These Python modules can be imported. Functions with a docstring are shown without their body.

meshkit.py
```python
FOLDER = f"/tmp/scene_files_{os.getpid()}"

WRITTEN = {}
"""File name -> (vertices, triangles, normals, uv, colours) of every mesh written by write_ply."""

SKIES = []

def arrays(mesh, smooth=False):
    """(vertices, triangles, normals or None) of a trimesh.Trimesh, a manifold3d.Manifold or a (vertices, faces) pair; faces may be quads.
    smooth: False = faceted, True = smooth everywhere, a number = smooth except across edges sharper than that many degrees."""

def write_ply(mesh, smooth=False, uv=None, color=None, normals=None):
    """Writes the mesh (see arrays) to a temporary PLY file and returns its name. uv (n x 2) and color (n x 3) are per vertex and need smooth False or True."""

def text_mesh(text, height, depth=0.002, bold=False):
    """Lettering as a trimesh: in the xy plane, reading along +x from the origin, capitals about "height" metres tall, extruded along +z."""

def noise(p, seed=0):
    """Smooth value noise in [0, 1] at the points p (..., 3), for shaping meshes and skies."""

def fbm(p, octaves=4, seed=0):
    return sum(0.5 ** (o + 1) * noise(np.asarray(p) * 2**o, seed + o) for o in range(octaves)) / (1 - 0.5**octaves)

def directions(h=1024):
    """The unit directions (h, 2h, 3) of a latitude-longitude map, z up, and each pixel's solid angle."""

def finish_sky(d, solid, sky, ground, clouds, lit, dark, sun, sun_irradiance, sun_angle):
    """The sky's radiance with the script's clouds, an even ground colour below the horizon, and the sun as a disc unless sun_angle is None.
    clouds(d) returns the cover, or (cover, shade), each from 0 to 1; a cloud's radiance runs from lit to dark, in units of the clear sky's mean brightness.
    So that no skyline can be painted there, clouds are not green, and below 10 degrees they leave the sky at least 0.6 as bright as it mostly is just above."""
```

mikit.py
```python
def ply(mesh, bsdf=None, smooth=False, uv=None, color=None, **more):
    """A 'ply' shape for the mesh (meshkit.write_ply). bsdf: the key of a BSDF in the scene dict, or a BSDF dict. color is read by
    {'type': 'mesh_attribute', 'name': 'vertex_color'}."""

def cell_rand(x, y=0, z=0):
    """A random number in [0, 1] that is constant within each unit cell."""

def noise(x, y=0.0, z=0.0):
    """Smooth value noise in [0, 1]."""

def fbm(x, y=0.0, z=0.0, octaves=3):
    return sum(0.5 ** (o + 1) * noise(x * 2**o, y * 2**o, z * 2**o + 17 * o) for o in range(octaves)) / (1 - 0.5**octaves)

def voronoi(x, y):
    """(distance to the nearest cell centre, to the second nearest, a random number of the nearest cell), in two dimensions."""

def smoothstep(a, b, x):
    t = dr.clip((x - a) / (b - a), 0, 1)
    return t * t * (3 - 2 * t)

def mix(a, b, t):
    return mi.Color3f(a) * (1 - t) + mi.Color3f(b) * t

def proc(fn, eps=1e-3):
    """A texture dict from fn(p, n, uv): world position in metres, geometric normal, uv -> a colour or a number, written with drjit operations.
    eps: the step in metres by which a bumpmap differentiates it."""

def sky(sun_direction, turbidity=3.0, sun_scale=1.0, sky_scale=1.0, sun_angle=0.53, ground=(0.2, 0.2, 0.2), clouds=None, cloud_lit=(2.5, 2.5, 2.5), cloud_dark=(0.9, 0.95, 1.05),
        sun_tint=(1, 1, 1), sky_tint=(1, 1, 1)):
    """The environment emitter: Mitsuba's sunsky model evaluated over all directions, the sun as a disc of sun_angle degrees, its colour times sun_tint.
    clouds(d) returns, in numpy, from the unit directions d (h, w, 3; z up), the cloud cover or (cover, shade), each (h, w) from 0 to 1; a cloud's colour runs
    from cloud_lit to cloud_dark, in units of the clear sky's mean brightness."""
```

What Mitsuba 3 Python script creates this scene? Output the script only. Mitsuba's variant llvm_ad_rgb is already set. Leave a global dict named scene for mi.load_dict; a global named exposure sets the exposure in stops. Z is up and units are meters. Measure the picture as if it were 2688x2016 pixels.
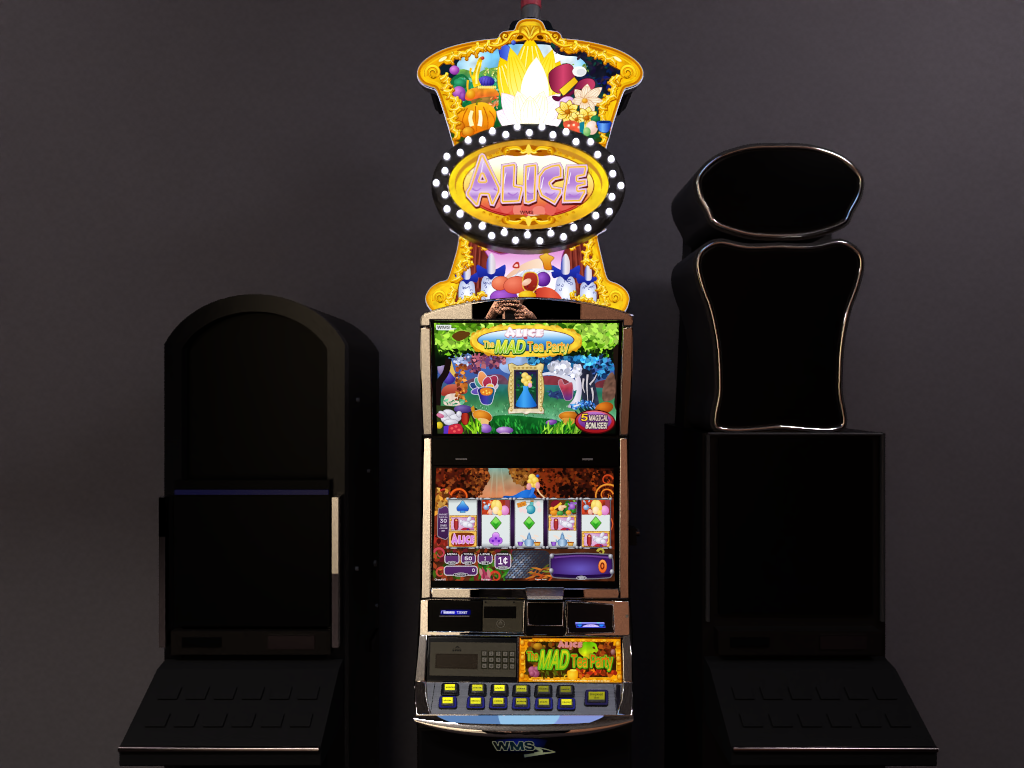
"""A lit slot machine with a tall back-lit topper, standing in a row against a dark wall."""
import math
import random

import numpy as np
import shapely
import trimesh
from shapely import affinity
from shapely.geometry import LineString, Point, Polygon, box
from shapely.ops import unary_union

import mapbox_earcut
import meshkit
import mikit
import mitsuba as mi

T = mi.ScalarTransform4f
scene, labels = {}, {}

# ------------------------------------------------------------------ camera, lamps, exposure
EYE = 1.68                      # height of the lens above the floor
BACK = 1.6                      # from the lens to the plane of the two displays
exposure = 0.0
scene['camera'] = {'type': 'perspective', 'fov': 80.06, 'fov_axis': 'x', 'near_clip': 0.05, 'far_clip': 60.0,
                   'to_world': T().look_at([0, -BACK, EYE], [0, 0, EYE], [0, 0, 1])}


def lamp_panel(key, centre, target, size, rgb, weight):
    """A rectangular room lamp that shines along its normal."""
    c, t = np.array(centre, float), np.array(target, float)
    up = [0, 0, 1] if abs((t - c)[2]) < 0.95 * np.linalg.norm(t - c) else [0, 1, 0]
    scene[key] = {'type': 'rectangle', 'to_world': T().look_at(list(c), list(t), up) @ T().scale([size[0] / 2, size[1] / 2, 1]),
                  'bsdf': {'type': 'ref', 'id': 'black_matt'},
                  'emitter': {'type': 'area', 'radiance': {'type': 'rgb', 'value': list(rgb)}, 'sampling_weight': weight}}


LAMPS = [
    # a ceiling panel over the aisle behind the photographer lights the room wall that the chrome mirrors
    ('ceiling_lamp', (-1.1, -1.9, 3.3), (-1.3, -3.9, 0.9), (1.4, 0.8), (54.0, 50.0, 44.0), 'long ceiling lamp panel aimed at the beige wall'),
    ('ceiling_lamp_001', (2.2, -1.9, 3.3), (1.5, -3.9, 0.9), (0.9, 0.6), (22.0, 20.5, 20.5), 'ceiling lamp panel aimed at the brown panelling'),
    # wall washers above the row of machines
    ('ceiling_lamp_002', (-2.3, -1.0, 3.38), (-1.9, 0.62, 2.5), (0.5, 0.3), (16.0, 14.6, 14.6), 'left ceiling wall washer above the machines'),
    ('ceiling_lamp_003', (1.9, -1.0, 3.38), (1.4, 0.62, 2.5), (0.5, 0.3), (31.0, 28.0, 28.5), 'right ceiling wall washer above the machines'),
    # three cool panels in the ceiling above the machine: the blue light along its lip
    ('ceiling_lamp_004', (-0.26, -1.05, 3.40), (-0.26, -1.04, 0.0), (0.36, 1.5), (0.13, 0.27, 0.55), 'deep blue ceiling panel above the lit machine'),
    ('ceiling_lamp_005', (0.10, -1.05, 3.40), (0.10, -1.04, 0.0), (0.36, 1.5), (0.36, 0.66, 0.98), 'pale blue ceiling panel above the lit machine'),
    ('ceiling_lamp_006', (0.41, -1.05, 3.40), (0.41, -1.04, 0.0), (0.26, 1.5), (0.28, 0.37, 0.80), 'lavender ceiling panel above the lit machine'),
]

WEIGHT = {'ceiling_lamp': 60.0, 'ceiling_lamp_001': 32.0, 'ceiling_lamp_002': 7.0, 'ceiling_lamp_003': 8.0}      # how often the renderer looks at each lamp
for key, c, t, size, col, text in LAMPS:
    lamp_panel(key, c, t, size, col, WEIGHT.get(key, 2.0))
    labels[key] = {'label': text, 'category': 'lamp'}
# a small ceiling spot over the aisle, the warm light on the photographer's hands
scene['ceiling_spot'] = {'type': 'spot', 'to_world': T().look_at([-0.75, -0.35, 3.42], [0.01, -1.66, 1.66], [0, 0, 1]), 'intensity': {'type': 'rgb', 'value': [34.0, 27.0, 21.0]}, 'cutoff_angle': 9.0, 'beam_width': 5.0, 'sampling_weight': 4.0}

# ------------------------------------------------------------------ materials
def rgb(*c):
    return {'type': 'rgb', 'value': list(c)}


def mat(name, d):
    scene[name] = {'type': 'twosided', 'bsdf': d}
    return name


mat('black_matt', {'type': 'diffuse', 'reflectance': rgb(.008, .008, .009)})
mat('black_gloss', {'type': 'roughplastic', 'diffuse_reflectance': rgb(.004, .004, .005), 'alpha': 0.06, 'int_ior': 1.28})
mat('black_satin', {'type': 'roughplastic', 'diffuse_reflectance': rgb(.006, .005, .005), 'alpha': 0.25, 'int_ior': 1.25})
mat('screen_black', {'type': 'roughplastic', 'diffuse_reflectance': rgb(.0015, .0015, .0018), 'alpha': 0.12, 'int_ior': 1.15})
mat('sign_face', {'type': 'diffuse', 'reflectance': {'type': 'mesh_attribute', 'name': 'vertex_color', 'scale': 0.10}})
mat('chrome', {'type': 'conductor', 'material': 'Al', 'specular_reflectance': rgb(.90, .89, .88)})
mat('dark_chrome', {'type': 'roughconductor', 'material': 'Cr', 'alpha': 0.05, 'specular_reflectance': rgb(.30, .27, .26)})
mat('edge_acrylic', {'type': 'roughplastic', 'diffuse_reflectance': rgb(.34, .33, .40), 'alpha': 0.15})
mat('grey_plate', {'type': 'roughplastic', 'diffuse_reflectance': rgb(.070, .062, .042), 'alpha': 0.3, 'int_ior': 1.25})
mat('lcd_brown', {'type': 'roughplastic', 'diffuse_reflectance': rgb(.022, .013, .005), 'alpha': 0.2, 'int_ior': 1.2})
mat('key_grey', {'type': 'roughplastic', 'diffuse_reflectance': rgb(.19, .18, .15), 'alpha': 0.3, 'int_ior': 1.3})
mat('key_edge', {'type': 'diffuse', 'reflectance': rgb(.03, .03, .018)})
mat('ink', {'type': 'diffuse', 'reflectance': rgb(.012, .012, .012)})
mat('button_clear', {'type': 'roughplastic', 'diffuse_reflectance': rgb(.055, .055, .06), 'alpha': 0.07})
mat('button_black', {'type': 'roughplastic', 'diffuse_reflectance': rgb(.005, .005, .009), 'alpha': 0.14, 'int_ior': 1.35})
mat('red_lens', {'type': 'roughplastic', 'diffuse_reflectance': rgb(.88, .10, .15), 'alpha': 0.15})
mat('grey_metal', {'type': 'roughplastic', 'diffuse_reflectance': rgb(.22, .21, .22), 'alpha': 0.25})
mat('satin_silver', {'type': 'roughconductor', 'material': 'Al', 'alpha': 0.28, 'specular_reflectance': rgb(.55, .55, .60)})
mat('lens_white', {'type': 'diffuse', 'reflectance': rgb(.5, .5, .5)})


def brushed(p, n, uv):
    return mi.Color3f(.30, .305, .33) * (0.82 + 0.36 * mikit.noise(p.x * 9, p.y * 900, p.z * 900))


mat('brushed_steel', {'type': 'roughconductor', 'material': 'Al', 'alpha': 0.27, 'specular_reflectance': mikit.proc(brushed)})


def wall_paint(p, n, uv):
    grain = 0.86 + 0.16 * mikit.noise(p.x * 420, 0, p.z * 420) + 0.12 * mikit.noise(p.x * 90, 3, p.z * 70)
    patch = 0.93 + 0.14 * mikit.fbm(p.x * 1.7, 7, p.z * 1.4)
    return mi.Color3f(.156, .147, .172) * grain * patch


mat('wall_paint', {'type': 'diffuse', 'reflectance': mikit.proc(wall_paint)})


def carpet(p, n, uv):
    f = mikit.noise(p.x * 160, p.y * 160)
    return mikit.mix((.012, .010, .011), (.035, .026, .028), f)


mat('carpet', {'type': 'diffuse', 'reflectance': mikit.proc(carpet)})


# ------------------------------------------------------------------ shapes into the scene
def numbered(key):
    taken = lambda k: k in scene or any(x.startswith(k + '__') for x in scene)
    if not taken(key):
        return key
    n = 1
    while taken(f'{key}_{n:03d}'):
        n += 1
    return f'{key}_{n:03d}'


def put(name, mesh, material, parent=None, smooth=False, label=None, **more):
    key = numbered(name if parent is None else f'{parent}__{name}')
    if isinstance(mesh, trimesh.Trimesh) and smooth is not False:
        mesh = mesh.copy()
        mesh.merge_vertices()
    scene[key] = mikit.ply(mesh, material, smooth=smooth, **more)
    if label:
        labels[key] = {'label': label}
    return key


def srgb(c):
    """Linear values of display colours given as 0..255; values above 255 go on along the curve."""
    c = np.maximum(np.asarray(c, float), 0) / 255
    return np.where(c < 0.04045, c / 12.92, ((c + 0.055) / 1.055) ** 2.4)


def W(px, py, d):
    """A point of the place, measured on the photograph: pixel position and distance behind the display plane."""
    s = (BACK + d) / BACK / 1000
    return np.array([(px - 1344) * s, d, EYE + (1008 - py) * s])


class Plane:
    """A face of the cabinet: level from left to right, leaning so that it passes through two heights at two distances."""

    def __init__(self, py0, d0, py1, d1):
        a, b = W(1344, py0, d0), W(1344, py1, d1)
        self.o, self.u = a, np.array([1.0, 0, 0])
        self.v = (a - b) / np.linalg.norm(a - b)
        self.n = np.cross(self.u, self.v)

    def uv(self, xy):
        xy = np.asarray(xy, float).reshape(-1, 2)
        c = np.array([0, -BACK, EYE])
        r = np.stack([(xy[:, 0] - 1344) / 1000, np.full(len(xy), BACK), (1008 - xy[:, 1]) / 1000], 1)
        p = c + r * ((self.o - c) @ self.n / (r @ self.n))[:, None]
        return np.stack([(p - self.o) @ self.u, (p - self.o) @ self.v], 1)

    def shape(self, geom):
        return shapely.transform(geom, self.uv)

    def at(self, u, v, h=0.0):
        u, v, h = np.broadcast_arrays(np.asarray(u, float), np.asarray(v, float), np.asarray(h, float))
        return self.o + u[..., None] * self.u + v[..., None] * self.v + h[..., None] * self.n


def parts_of(g):
    if g.is_empty:
        return []
    if g.geom_type == 'Polygon':
        return [g]
    return [p for x in getattr(g, 'geoms', []) for p in parts_of(x)]


def earcut(poly):
    """(points, triangles) of a polygon, counter-clockwise."""
    rings = [np.asarray(poly.exterior.coords)[:-1, :2]] + [np.asarray(r.coords)[:-1, :2] for r in poly.interiors]
    v = np.vstack(rings).astype(np.float64)
    f = np.asarray(mapbox_earcut.triangulate_float64(v, np.cumsum([len(r) for r in rings]).astype(np.uint32))).reshape(-1, 3).astype(int)
    a, b, c = v[f[:, 0]], v[f[:, 1]], v[f[:, 2]]
    area = (b[:, 0] - a[:, 0]) * (c[:, 1] - a[:, 1]) - (b[:, 1] - a[:, 1]) * (c[:, 0] - a[:, 0])
    f[area < 0] = f[area < 0][:, ::-1]
    return v, f[np.abs(area) > 1e-16]


def slab(plane, geom, front=0.0, depth=0.02, bevel=0.0, steps=4, px=True, back=False):
    """A plate cut to the outline (in pixels, or in the plane's own metres) with a rounded front edge."""
    g = plane.shape(geom) if px else geom
    vs, fs, at = [], [], 0

    def add(p3, f):
        nonlocal at
        vs.append(p3)
        fs.append(np.asarray(f) + at)
        at += len(p3)

    for poly in parts_of(g):
        ang = np.linspace(0, math.pi / 2, steps + 1) if bevel else np.array([math.pi / 2])
        level = [(bevel * (1 - math.cos(a)), front - bevel * (1 - math.sin(a))) for a in ang]
        if bevel:
            level.append((bevel * 1.12 + 1e-4, front))      # a flat margin, so that the face keeps its own normal
        shrunk = [poly.buffer(-d, join_style='mitre', mitre_limit=2) if d > 0 else poly for d, _ in level]
        for k in range(len(level) - 1):
            ring = shrunk[k].difference(shrunk[k + 1])
            edge = shrunk[k].boundary
            for r in parts_of(ring):
                v, f = earcut(r)
                on = shapely.distance(shapely.points(v), edge) < 1e-7
                add(plane.at(v[:, 0], v[:, 1], np.where(on, level[k][1], level[k + 1][1])), f)
        for r in parts_of(shrunk[-1]):
            v, f = earcut(r)
            add(plane.at(v[:, 0], v[:, 1], level[-1][1] + (3e-6 if bevel else 0)), f)      # not welded to its rim, so that it shades flat
        if back:
            v, f = earcut(poly)
            add(plane.at(v[:, 0], v[:, 1], front - depth), f[:, ::-1])
        for ring in [poly.exterior, *poly.interiors]:
            c = np.asarray(ring.coords)[:, :2]
            if not shapely.is_ccw(ring):
                c = c[::-1]
            if ring is not poly.exterior:
                c = c[::-1]
            n = len(c)
            top, low = plane.at(c[:, 0], c[:, 1], level[0][1]), plane.at(c[:, 0], c[:, 1], front - depth)
            i = np.arange(n - 1)
            f = np.vstack([np.stack([i, i + n, i + n + 1], 1), np.stack([i, i + n + 1, i + 1], 1)])
            add(np.vstack([top, low]), f)
    m = trimesh.Trimesh(np.vstack(vs), np.vstack(fs), process=False)
    m.merge_vertices()
    return m


def join(*ms):
    return trimesh.util.concatenate(list(ms))


def smooth_line(pts, closed=True, n=8):
    """Catmull-Rom curve through the points."""
    p = np.asarray(pts, float)
    k = len(p)
    out = []
    for i in range(k if closed else k - 1):
        a, b, c, d = (p[(i + j) % k] if closed else p[min(max(i + j, 0), k - 1)] for j in (-1, 0, 1, 2))
        t = np.linspace(0, 1, n, endpoint=False)[:, None]
        out.append(0.5 * (2 * b + (c - a) * t + (2 * a - 5 * b + 4 * c - d) * t**2 + (3 * b - a - 3 * c + d) * t**3))
    if not closed:
        out.append(p[-1:])
    return np.vstack(out)


# ------------------------------------------------------------------ flat back-lit prints
class Zoom:
    """Measuring frame: a region of the photograph and its enlargement."""

    def __init__(self, x0, y0, scale):
        self.x0, self.y0, self.s = x0, y0, scale

    def src(self, xy):
        return np.asarray(xy, float) / self.s + [self.x0, self.y0]

    def px(self, geom):
        return shapely.transform(geom, self.src)


Z1, Z2, Z3 = Zoom(1060, 0, 2212 / 660), Zoom(1060, 300, 2212 / 660), Zoom(1060, 590, 2212 / 660)
Z4, Z5, Z6 = Zoom(1090, 770, 2212 / 590), Zoom(1090, 1120, 2212 / 590), Zoom(1080, 1520, 2007 / 600)


def blob(pts, n=8):
    return Polygon(smooth_line(pts, True, n)).buffer(0)


def poly(*pts):
    return Polygon(pts).buffer(0)


def ell(cx, cy, rx, ry=None, rot=0, n=40):
    a = np.linspace(0, 2 * np.pi, n, endpoint=False)
    g = Polygon(np.stack([cx + rx * np.cos(a), cy + (rx if ry is None else ry) * np.sin(a)], 1))
    return affinity.rotate(g, rot) if rot else g


def line(pts, w, curve=True):
    p = smooth_line(pts, False, 8) if curve and len(pts) > 2 else pts
    return LineString(p).buffer(w / 2, quad_segs=4)


def taper(pts, w0, w1):
    p = smooth_line(pts, False, 8)
    n = np.gradient(p, axis=0)
    n = np.stack([-n[:, 1], n[:, 0]], 1) / (np.linalg.norm(n, axis=1, keepdims=True) + 1e-9)
    w = np.linspace(w0, w1, len(p))[:, None] / 2
    return Polygon(np.vstack([p + n * w, (p - n * w)[::-1]])).buffer(0)


def spiral(cx, cy, r0, r1, a0, turns, w0, w1, flip=1):
    a = np.linspace(0, turns * 2 * np.pi, int(abs(turns) * 26) + 4)
    t = a / a[-1]
    r = r0 + (r1 - r0) * t
    p = np.stack([cx + flip * r * np.cos(a0 + a), cy + r * np.sin(a0 + a)], 1)
    n = np.gradient(p, axis=0)
    n = np.stack([-n[:, 1], n[:, 0]], 1) / (np.linalg.norm(n, axis=1, keepdims=True) + 1e-9)
    w = (w0 + (w1 - w0) * t)[:, None] / 2
    return unary_union([Polygon(np.vstack([p[i:i + 3] + n[i:i + 3] * w[i:i + 3], (p[i:i + 3] - n[i:i + 3] * w[i:i + 3])[::-1]])).buffer(0.01) for i in range(0, len(p) - 2, 2)])


def flipx(g, cx):
    return affinity.scale(g, -1, 1, origin=(cx, 0))


_LETTERS = {}


def letters(text, bold=True):
    """The outline of a line of lettering, y downwards, as one flat shape."""
    if (text, bold) not in _LETTERS:
        m = meshkit.text_mesh(text, 100.0, 1.0, bold)
        v, f = np.asarray(m.vertices), np.asarray(m.faces)
        low = f[(v[f][:, :, 2] < 1e-6).all(1)]
        g = unary_union([Polygon(t).buffer(0.02) for t in v[low][:, :, :2]])
        _LETTERS[text, bold] = affinity.scale(g, 1, -1, origin=(0, 0))
    return _LETTERS[text, bold]


def fit(g, x0, y0, x1, y1):
    a, b, c, d = g.bounds
    s, t = (x1 - x0) / (c - a), (y1 - y0) / (d - b)
    return affinity.affine_transform(g, [s, 0, 0, t, x0 - a * s, y0 - b * t])


def write(text, x0, y0, x1, y1, slant=0.0, bold=True):
    g = fit(letters(text, bold), x0, y0, x1, y1)
    return affinity.skew(g, xs=-slant, origin='center') if slant else g


def grad(axis, a, ca, b, cb):
    ca, cb = np.array(ca, float), np.array(cb, float)

    def f(x, y):
        t = np.clip(((x if axis == 'x' else y) - a) / (b - a), 0, 1)[:, None]
        return ca + (cb - ca) * t
    return f


def ramp(axis, *stops):
    at, cs = [s[0] for s in stops], np.array([s[1] for s in stops], float)

    def f(x, y):
        q = x if axis == 'x' else y
        return np.stack([np.interp(q, at, cs[:, k]) for k in range(3)], 1)
    return f


def glow(cx, cy, rx, ry, c_in, c_out, power=1.0):
    ci, co = np.array(c_in, float), np.array(c_out, float)

    def f(x, y):
        t = np.clip(np.hypot((x - cx) / rx, (y - cy) / ry), 0, 1)[:, None] ** power
        return ci + (co - ci) * t
    return f


def mottle(fn, scale, amount, seed=0):
    base = fn if callable(fn) else (lambda x, y, c=np.array(fn, float): np.tile(c, (len(x), 1)))

    def f(x, y):
        n = meshkit.fbm(np.stack([x / scale, y / scale, x * 0 + seed * 3.7], 1), 3, seed)[:, None]
        return base(x, y) * (1 + amount * 2 * (n - 0.5))
    return f


class Art:
    """A print made of flat shapes, top ones last; they are cut so that one sheet without overlaps is left."""

    def __init__(self, zoom, cell=30):
        self.z, self.cell, self.items = zoom, cell, []

    def add(self, geom, color, cell=None):
        for g in parts_of(geom):
            if g.area > 1:
                self.items.append((g, color, cell or self.cell))
        return self

    def outlined(self, geom, color, edge, w):
        self.add(geom.buffer(w), edge)
        return self.add(geom, color)

    def ball(self, cx, cy, rx, ry, dark, light, rot=0, edge=None, w=4):
        if edge is not None:
            self.add(ell(cx, cy, rx + w, ry + w, rot), edge)
        return self.add(ell(cx, cy, rx, ry, rot), glow(cx - rx * .3, cy - ry * .35, rx * 1.35, ry * 1.35, light, dark), max(rx, ry) / 3)

    def leaves(self, region, n, size, colors, seed, wide=.45, angle=None, gradient=True):
        r = random.Random(seed)
        x0, y0, x1, y1 = region.bounds
        shapely.prepare(region)
        done = tries = 0
        while done < n and tries < n * 30:
            tries += 1
            x, y = r.uniform(x0, x1), r.uniform(y0, y1)
            if not shapely.contains_xy(region, x, y):
                continue
            done += 1
            s = size * r.uniform(.6, 1.3)
            a = r.uniform(0, 6.283) if angle is None else math.radians(angle + r.uniform(-35, 35))
            t = np.array([0, .25, .5, .75])
            up = np.stack([t * s, s * wide * .5 * np.sin(np.pi * np.array([0, .35, .62, .85]))], 1)
            dn = np.stack([np.array([1, .75, .5, .25]) * s, -s * wide * .5 * np.sin(np.pi * np.array([0, .85, .62, .35]))], 1)
            q = np.vstack([up, dn]) - [s / 2, 0]
            c, d = math.cos(a), math.sin(a)
            g = Polygon(q @ np.array([[c, d], [-d, c]]) + [x, y])
            col = r.choice(colors)
            k = r.uniform(.75, 1.2)
            self.items.append((g, tuple(v * k for v in col), 1e9))
        return self

    def mesh(self, plane, h, clip):
        geoms = np.array([g for g, _, _ in self.items], dtype=object)
        clip = clip.buffer(0)
        tree = shapely.STRtree(geoms)
        vs, fs, cs, at = [], [], [], 0
        for i, (g, col, cell) in enumerate(self.items):
            above = [k for k in tree.query(g, predicate='intersects') if k > i]
            vis = g.intersection(clip)
            if above:
                vis = vis.difference(unary_union(list(geoms[above])))
            for p in parts_of(vis):
                if p.area < .5:
                    continue
                pieces = [p]
                x0, y0, x1, y1 = p.bounds
                if callable(col) and max(x1 - x0, y1 - y0) > cell:
                    nx, ny = math.ceil((x1 - x0) / cell), math.ceil((y1 - y0) / cell)
                    gx, gy = np.linspace(x0, x1, nx + 1), np.linspace(y0, y1, ny + 1)
                    cells = shapely.box(*(k.ravel() for k in (np.meshgrid(gx[:-1], gy[:-1])[0], np.meshgrid(gx[:-1], gy[:-1])[1], np.meshgrid(gx[1:], gy[1:])[0], np.meshgrid(gx[1:], gy[1:])[1])))
                    pieces = [q for c in shapely.intersection(p, cells) for q in parts_of(c)]
                for q in pieces:
                    if q.area < .05:
                        continue
                    v, f = earcut(q)
                    if not len(f):
                        continue
                    c = col(v[:, 0], v[:, 1]) if callable(col) else np.tile(np.array(col, float), (len(v), 1))
                    vs.append(v)
                    fs.append(f[:, ::-1] + at)          # y ran downwards
                    cs.append(c)
                    at += len(v)
        v = np.vstack(vs)
        uv = plane.uv(self.z.src(v))
        return trimesh.Trimesh(plane.at(uv[:, 0], uv[:, 1], h), np.vstack(fs), process=False), srgb(np.vstack(cs))


def glowing(name, art, plane, h, clip, parent, label=None, gain=1.0):
    """The print as a back-lit sheet: it gives off its own colours."""
    m, c = art.mesh(plane, h, clip)
    return put(name, m, 'sign_face', parent, label=label, color=np.maximum(c * gain, 0),
               emitter={'type': 'area', 'radiance': {'type': 'mesh_attribute', 'name': 'vertex_color'}, 'sampling_weight': 0.0})


def lit(name, mesh, parent, radiance, material='lens_white', smooth=False, label=None, sampled=True, weight=1.0):
    e = {'type': 'area', 'radiance': rgb(*radiance)}
    e['sampling_weight'] = weight if sampled else 0.0
    return put(name, mesh, material, parent, smooth, label, emitter=e)
mat('label_print', {'type': 'principled', 'base_color': {'type': 'mesh_attribute', 'name': 'vertex_color'}, 'roughness': 0.16, 'specular': 0.6})
mat('grey_shell', {'type': 'roughplastic', 'diffuse_reflectance': rgb(.028, .027, .030), 'alpha': 0.2, 'int_ior': 1.3})
mat('ring_black', {'type': 'roughplastic', 'diffuse_reflectance': rgb(.030, .027, .028), 'alpha': 0.18, 'int_ior': 1.35})


def tube(path, r, n=10, closed=True):
    """A round bar along a path."""
    p = np.asarray(path, float)
    t = np.roll(p, -1, 0) - np.roll(p, 1, 0) if closed else np.gradient(p, axis=0)
    t /= np.linalg.norm(t, axis=1, keepdims=True) + 1e-12
    a = np.cross(t, [0.0, 1, 0])
    bad = np.linalg.norm(a, axis=1) < .2
    a[bad] = np.cross(t[bad], [1.0, 0, 0])
    a /= np.linalg.norm(a, axis=1, keepdims=True)
    b = np.cross(t, a)
    ang = np.linspace(0, 2 * np.pi, n, endpoint=False)
    v = p[:, None] + r * (np.cos(ang)[None, :, None] * a[:, None] + np.sin(ang)[None, :, None] * b[:, None])
    k = len(p)
    i, j = np.meshgrid(np.arange(k if closed else k - 1), np.arange(n), indexing='ij')
    q = lambda x, y: (x % k) * n + y % n
    f = np.stack([q(i, j), q(i + 1, j), q(i + 1, j + 1), q(i, j + 1)], -1).reshape(-1, 4)
    return trimesh.Trimesh(v.reshape(-1, 3), np.vstack([f[:, [0, 1, 2]], f[:, [0, 2, 3]]]), process=False)

# ------------------------------------------------------------------ the setting
WALL_Y = 0.62


def cuboid(x0, x1, y0, y1, z0, z1):
    m = trimesh.creation.box(extents=(x1 - x0, y1 - y0, z1 - z0))
    m.apply_translation(((x0 + x1) / 2, (y0 + y1) / 2, (z0 + z1) / 2))
    return m


mat('ceiling_paint', {'type': 'diffuse', 'reflectance': rgb(.30, .29, .30)})
for name, mesh, m in [('floor', cuboid(-4, 4, -5.2, WALL_Y + .2, -.1, 0), 'carpet'),
                      ('ceiling', cuboid(-4, 4, -5.2, WALL_Y + .2, 3.45, 3.6), 'ceiling_paint'),
                      ('wall', cuboid(-4, 4, WALL_Y, WALL_Y + .12, 0, 3.4), 'wall_paint')]:
    labels[put(name, mesh, m)] = {'kind': 'structure'}
mat('beige_paint', {'type': 'diffuse', 'reflectance': rgb(.64, .53, .39)})
mat('brown_panel', {'type': 'diffuse', 'reflectance': rgb(.235, .105, .062)})
# the far side of the aisle, which only the chrome shows: beige wall, dark doorway, brown panelling
labels[put('wall', cuboid(-2.3, -.36, -4.0, -3.9, 0, 3.3), 'beige_paint')] = {'kind': 'structure'}
labels[put('wall', cuboid(.62, 2.6, -4.0, -3.9, 0, 3.3), 'brown_panel')] = {'kind': 'structure'}

# ------------------------------------------------------------------ the slot machine: topper signs
M = 'slot_machine'
labels[M] = {'label': 'slot machine with glowing gold sign tower, oval ring of white bulbs and two colour screens', 'category': 'slot machine'}
GOLD, GOLD_D, GOLD_L = (250, 190, 10), (176, 96, 4), (255, 240, 60)
TOP_Y = 0.06
P_TOP = Plane(100, TOP_Y, 900, TOP_Y)


def mirror_outline(right, cx):
    r = np.asarray(right, float)
    return np.vstack([r, (r * [-1, 1] + [2 * cx, 0])[::-1]])


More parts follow.
